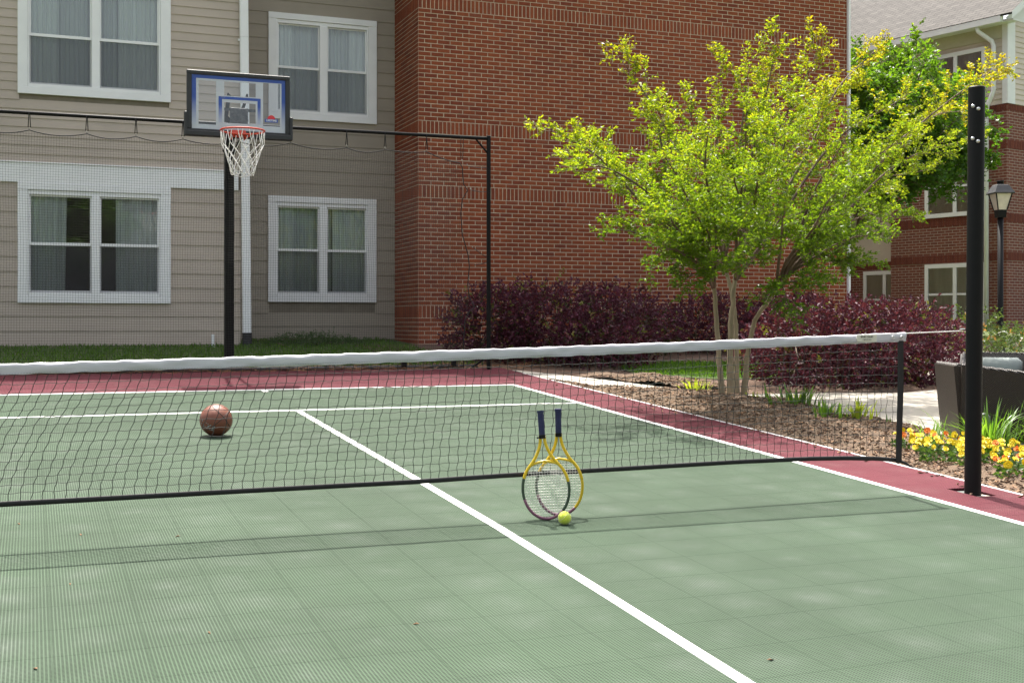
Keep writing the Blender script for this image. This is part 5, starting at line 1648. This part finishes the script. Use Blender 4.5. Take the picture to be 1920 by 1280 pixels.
# near chair: its back corner is toward the bed, the arm drops toward the front
wicker_chair('wicker_armchair', 'dark brown wicker armchair with sloping arm behind the black post', gp(7.09, 7.50, .025), R(61), .70, .82, .47, .57, M['wicker'])
wicker_chair('wicker_armchair', 'grey-brown wicker armchair with pale cushion facing the other chair', gp(8.10, 8.64, .025), R(-43), .56, .62, .42, .55, M['wicker2'])
hk = MB(); c = gp(6.52, 7.10, .235)
hk.tube([gp(6.49, 7.10, -.02), gp(6.49, 7.10, .19)] + [c + Vector((math.cos(a) * .038 * cY, -math.cos(a) * .038 * sY, math.sin(a) * .038)) for a in np.linspace(R(215), R(-130), 18)], .009, 8)
M['grey'] = simple('grey_metal', (0.22, 0.22, 0.23), 0.45, 0.1, 20, metal=0.3)
o = hk.build('hose_hook', M['grey'], None, True); tag(o, 'small grey curled metal hook standing in the bed beside the daylilies', 'hook')

lamp = tag(empty('lamp_post', gp(14.0, 14.9)), 'black lantern lamp post in front of the far brick wall', 'street lamp')
lz = CAMZ + 2.29 - zg(14.9)
b = MB(); b.lathe([(.10, -.05), (.10, .08), (.07, .12), (.055, .5), (.045, .55), (.045, lz - .66)], (0, 0, 0), 18); b.build('pole', M['black'], lamp, True)
b = MB(); b.lathe([(.085, lz - .66), (.098, lz - .56), (.098, lz - .54)], (0, 0, 0), 4); b.build('lantern_base', M['black'], lamp)
b = MB(); b.lathe([(.097, lz - .54), (.172, lz - .295)], (0, 0, 0), 4); b.build('lantern_glass', M['lampglass'], lamp)
b = MB()
for k in range(4):
    a = k * math.pi / 2; b.tube([(.100 * math.cos(a), .100 * math.sin(a), lz - .54), (.178 * math.cos(a), .178 * math.sin(a), lz - .295)], .010, 6)
b.build('lantern_bars', M['black'], lamp)
b = MB(); b.lathe([(.215, lz - .295), (.225, lz - .28), (.20, lz - .25), (.13, lz - .16), (.115, lz - .15)], (0, 0, 0), 4)
b.build('lantern_roof', M['blackplastic'], lamp)
b = MB(); b.lathe([(.045, lz - .15), (.05, lz - .145), (.05, lz - .105), (.055, lz - .10), (.055, lz - .085)], (0, 0, 0), 14); b.build('finial', M['black'], lamp, True)
lamp.rotation_euler.z = R(28)
b = MB(); b.tube([gp(13.9, 13.75, -.05), gp(13.9, 13.75, .9), gp(13.9, 13.75, 1.08)], .045, 12)
tag(b.build('bollard', M['black'], None, True), 'plain black bollard standing right of the lamp post shrub', 'bollard')

# ============================================================ FAR BUILDING
fb = tag(empty('apartment_building', (21.53, 22.7, zg(22))), 'far apartment wing of red brick with pale siding upper floor and shingle roof', 'building')
FA = Vector((-.239, .971, 0)); FN = Vector((-.971, -.239, 0))   # along the long wall (away), and its outward side
FB = Vector((21.53, 22.7, 0))
def fpt(s, out, zc): return FB + FA * s + FN * out + Vector((0, 0, Z + zc))
fb.rotation_euler.z = math.atan2(FA.y, FA.x) - math.pi / 2     # local x = right of the wall, local y = along the wall
fi = fb.matrix_basis.inverted()
fb.matrix_basis = Matrix.Translation(fb.location) @ Matrix.Rotation(fb.rotation_euler.z, 4, 'Z'); fi = fb.matrix_basis.inverted()
def fpart_(name, quads, mats, smooth=False):
    b = MB()
    for q_ in quads:
        m_ = 0
        if isinstance(q_[0], (list,)): q_, m_ = q_
        b.add([fi @ Vector(p) for p in q_], [tuple(range(len(q_)))], m_)
    return b.build(name, mats, fb, smooth)
def fbox(name, s0, s1, o0, o1, z0, z1, mat, parent=None):
    b = MB(); vs3 = [fi @ fpt(s, o, zc) for zc in (z0, z1) for o in (o0, o1) for s in (s0, s1)]
    b.add(vs3, [(0, 1, 3, 2), (4, 6, 7, 5), (0, 4, 5, 1), (2, 3, 7, 6), (0, 2, 6, 4), (1, 5, 7, 3)])
    return b.build(name, mat, parent or fb)
S1 = 3.32
M['farsiding'] = simple('far_siding_paint', (0.62, 0.535, 0.455), 0.6, 0.05, 2.0, low=0.06)
M['frieze'] = simple('frieze_paint', (0.55, 0.52, 0.40), 0.6, 0.05)
FBR = [brickmat('far_band_a', (0.165, 0.048, 0.031)), brickmat('far_band_b', (0.150, 0.043, 0.030)), brickmat('far_band_c', (0.180, 0.052, 0.033))]
fbox('brick_wall', 0, S1, -8, 0, -1.5, 5.2, M['farbrick'])
fbox('siding_wall', 0, S1, -8, -.03, 5.205, 7.2, M['farsiding'])
fbox('brick_wall', S1, 14, -9, -.55, -1.5, 1.62, M['farbrick'])
fbox('siding_wall', S1 + .002, 14, -9, -.58, 1.625, 7.2, M['farsiding'])
for k in range(16):   # lap boards of the upper floor
    b = MB(); z0 = 5.21 + k * .125
    vs3 = [fi @ fpt(s, o, zc) for s in (0, S1) for o, zc in ((-.03, z0), (-.012, z0), (-.028, z0 + .13))]
    b.add(vs3, [(0, 1, 4, 3), (1, 2, 5, 4), (0, 2, 1), (3, 4, 5)]); b.build('siding_board', M['farsiding'], fb)
    b = MB(); vs3 = [fi @ (FB + FA * -.014 + FN * o + Vector((0, 0, Z + zc)) + FA * dd) for o in (-.01, -8) for dd, zc in ((.012, z0), (-.006, z0), (.010, z0 + .13))]
    b.add(vs3, [(0, 3, 4, 1), (1, 4, 5, 2), (0, 1, 2), (3, 5, 4)]); b.build('siding_board', M['farsiding'], fb)
# soldier bands: each upright brick a piece in one proud course
def band(s0, s1, out, zc, h):
    b = MB(); s = s0
    while s < s1 - .02:
        vs3 = [fi @ fpt(ss, o, zz_) for zz_ in (zc, zc + h) for o in (out - .05, out + .008) for ss in (s + .005, min(s + .068, s1) - .005)]
        b.add(vs3, [(0, 1, 3, 2), (4, 6, 7, 5), (0, 4, 5, 1), (2, 3, 7, 6), (0, 2, 6, 4), (1, 5, 7, 3)], int(s * 997) % 3); s += .068
    return tag(b.build('soldier_band', FBR, fb), kind='stuff')
def band_front(o0, o1, zc, h):
    b = MB(); o_ = o0
    while o_ > o1 + .02:
        vs3 = [fi @ fpt(ss, oo, zz_) for zz_ in (zc, zc + h) for oo in (o_ - .005, o_ - .063) for ss in (-.008, .05)]
        b.add(vs3, [(0, 1, 3, 2), (4, 6, 7, 5), (0, 4, 5, 1), (2, 3, 7, 6), (0, 2, 6, 4), (1, 5, 7, 3)], int(abs(o_) * 997) % 3); o_ -= .068
    return tag(b.build('soldier_band', FBR, fb), kind='stuff')
for zc in (5.06, 4.14, 2.40, 1.48):
    band(0, S1, 0, zc, .2 if zc < 5 else .14); band_front(0, -2, zc, .2 if zc < 5 else .14)
band(S1, 5.8, -.55, 1.42, .2)
def far_window(s0, s1, out, z0, z1, nm='window'):
    w = empty(nm, (0, 0, 0)); w.parent = fb
    t = .10
    def bx2(name, a, b_, o0, o1, c_, d_, mat): 
        m = MB(); vs3 = [fi @ fpt(s, o, zc) for zc in (c_, d_) for o in (o0, o1) for s in (a, b_)]
        m.add(vs3, [(0, 1, 3, 2), (4, 6, 7, 5), (0, 4, 5, 1), (2, 3, 7, 6), (0, 2, 6, 4), (1, 5, 7, 3)]); return m.build(name, mat, w)
    bx2('frame', s0, s0 + t, out - .01, out + .035, z0, z1, M['trim']); bx2('frame', s1 - t, s1, out - .01, out + .035, z0, z1, M['trim'])
    bx2('frame', s0 + t, s1 - t, out - .01, out + .036, z1 - t, z1, M['trim']); bx2('frame', s0 + t, s1 - t, out - .01, out + .040, z0, z0 + t, M['trim'])
    mid_ = (s0 + s1) / 2; bx2('mullion', mid_ - .05, mid_ + .05, out - .01, out + .034, z0 + t, z1 - t, M['trim'])
    bx2('meeting_rail', s0 + t, mid_ - .05, out - .01, out + .028, (z0 + z1) / 2 - .025, (z0 + z1) / 2 + .025, M['trim']); bx2('meeting_rail', mid_ + .05, s1 - t, out - .01, out + .028, (z0 + z1) / 2 - .025, (z0 + z1) / 2 + .025, M['trim'])
    for (a, b_) in ((s0 + t, mid_ - .05), (mid_ + .05, s1 - t)):
        for (c_, d_) in ((z0 + t, (z0 + z1) / 2 - .025), ((z0 + z1) / 2 + .025, z1 - t)):
            m = MB(); m.add([fi @ fpt(a, out + .016, c_), fi @ fpt(b_, out + .016, c_), fi @ fpt(b_, out + .016, d_), fi @ fpt(a, out + .016, d_)], [(0, 3, 2, 1)]); m.build('pane', M['glass'], w)
        m = MB(); n = 40
        for k in range(n):
            sa, sb = a + (b_ - a) * k / n, a + (b_ - a) * (k + 1) / n
            m.add([fi @ fpt(sa, out + .004 + .003 * math.sin(k * 1.1), z0 + t), fi @ fpt(sb, out + .004 + .003 * math.sin(k * 1.1 + 1.1), z0 + t), fi @ fpt(sb, out + .004 + .003 * math.sin(k * 1.1 + 1.1), z1 - t), fi @ fpt(sa, out + .004 + .003 * math.sin(k * 1.1), z1 - t)], [(0, 3, 2, 1)])
        m.build('curtain', M['farcurtain'], w, True)
    return w
M['farcurtain'] = curtain_mat('far_curtain', (0.60, 0.63, 0.64))
def su(u):   # distance along the wall that the photograph shows at column u
    l = (u - 960) / FPX
    d0, l0 = FB.x * sY + FB.y * cY, FB.x * cY - FB.y * sY
    dd, dl = FA.x * sY + FA.y * cY, FA.x * cY - FA.y * sY
    return (l0 - l * d0) / (l * dd - dl)
far_window(su(1848), su(1738), -.012, 5.10, 6.66)
far_window(su(1850), su(1735), .0, -.05, 1.46)
far_window(su(1850), su(1735), .0, 2.62, 4.1)
def su2(u):
    l = (u - 960) / FPX; Q = FB + FN * -.55
    d0, l0 = Q.x * sY + Q.y * cY, Q.x * cY - Q.y * sY
    dd, dl = FA.x * sY + FA.y * cY, FA.x * cY - FA.y * sY
    return (l0 - l * d0) / (l * dd - dl)
far_window(su2(1622), su2(1622) - 1.6, -.55, -.1, 1.36) if False else far_window(su2(1700), su2(1620), -.55, -.15, 1.38)
fbox('corner_board', -.02, .12, -.10, .012, 5.21, 7.2, M['trim']); fbox('corner_board', -.025, -.001, -.30, -.0, 5.21, 7.2, M['trim'])
fbox('frieze_board', .13, 12, -.03, .004, 6.78, 7.19, M['frieze'])
# eave, gutter, roof
fbox('gutter', -.05, 14, .22, .36, 7.08, 7.24, M['trim']); fbox('soffit', -.3, 14, -.03, .215, 7.09, 7.13, M['trim'])
rb_ = MB(); ridge = 4.6
p = [fpt(-.35, .34, 7.20), fpt(14, .34, 7.20), fpt(14, -ridge, 7.2 + (ridge + .34) * .72), fpt(-.35, -ridge, 7.2 + (ridge + .34) * .72)]
# roof plane as an object with its own axes so that the shingle courses run along the eave
xa, ya = (p[1] - p[0]).normalized(), (p[3] - p[0]).normalized(); na = xa.cross(ya)
rm_ = Matrix(((xa.x, ya.x, na.x, p[0].x), (xa.y, ya.y, na.y, p[0].y), (xa.z, ya.z, na.z, p[0].z), (0, 0, 0, 1)))
rl = MB(); ri = rm_.inverted(); q4 = [ri @ v for v in p]
rl.add(q4, [(0, 1, 2, 3)]); rl.add([v + Vector((0, 0, -.05)) for v in q4], [(3, 2, 1, 0)]); rl.f += [(0, 4, 5, 1), (1, 5, 6, 2), (2, 6, 7, 3), (3, 7, 4, 0)]; rl.m += [0] * 4
ro_ = rl.build('roof', M['shingle']); ro_.parent = fb; ro_.matrix_basis = fi @ rm_
fpart_('gable', [[fpt(-.02, .1, 7.2), fpt(-.02, -9, 7.2), fpt(-.02, -4.4, 10.5)]], M['trim'])
fpart_('rake_board', [[fpt(-.36, .36, 7.08), fpt(-.36, .36, 7.26), fpt(-.36, -ridge, 7.26 + (ridge + .34) * .72), fpt(-.36, -ridge, 7.0 + (ridge + .34) * .72)]], M['trim'])
# second, darker gabled roof farther along
fbox('cross_wing', 7.5, 14, -9, 2.2, -1.5, 7.2, M['siding'])
g0, g1, gp_ = fpt(7.2, 2.6, 7.1), fpt(7.2, -5, 7.1), fpt(7.2, -1.2, 10.9)
fpart_('roof', [[g0, gp_, gp_ + FA * 8, g0 + FA * 8], [gp_, g1, g1 + FA * 8, gp_ + FA * 8]], M['shingle'])
fpart_('rake_board', [[g0 + FA * -.02, gp_ + FA * -.02, gp_ + FA * -.02 - Vector((0, 0, .3)), g0 + FA * -.02 - Vector((0, 0, .3))]], M['trim'])
# downspout with two elbows
b = MB(); so_ = .12
b.tube([fi @ fpt(.62, .28, 7.1), fi @ fpt(.60, .26, 6.98), fi @ fpt(.34, .09, 6.72), fi @ fpt(.30, .08, 6.6), fi @ fpt(.30, .08, 5.55), fi @ fpt(.36, .09, 5.4), fi @ fpt(.46, .10, 5.2), fi @ fpt(.48, .10, 5.0), fi @ fpt(.48, .10, -1.2)], .055, 8)
b.build('downspout', M['trim'], fb, True)
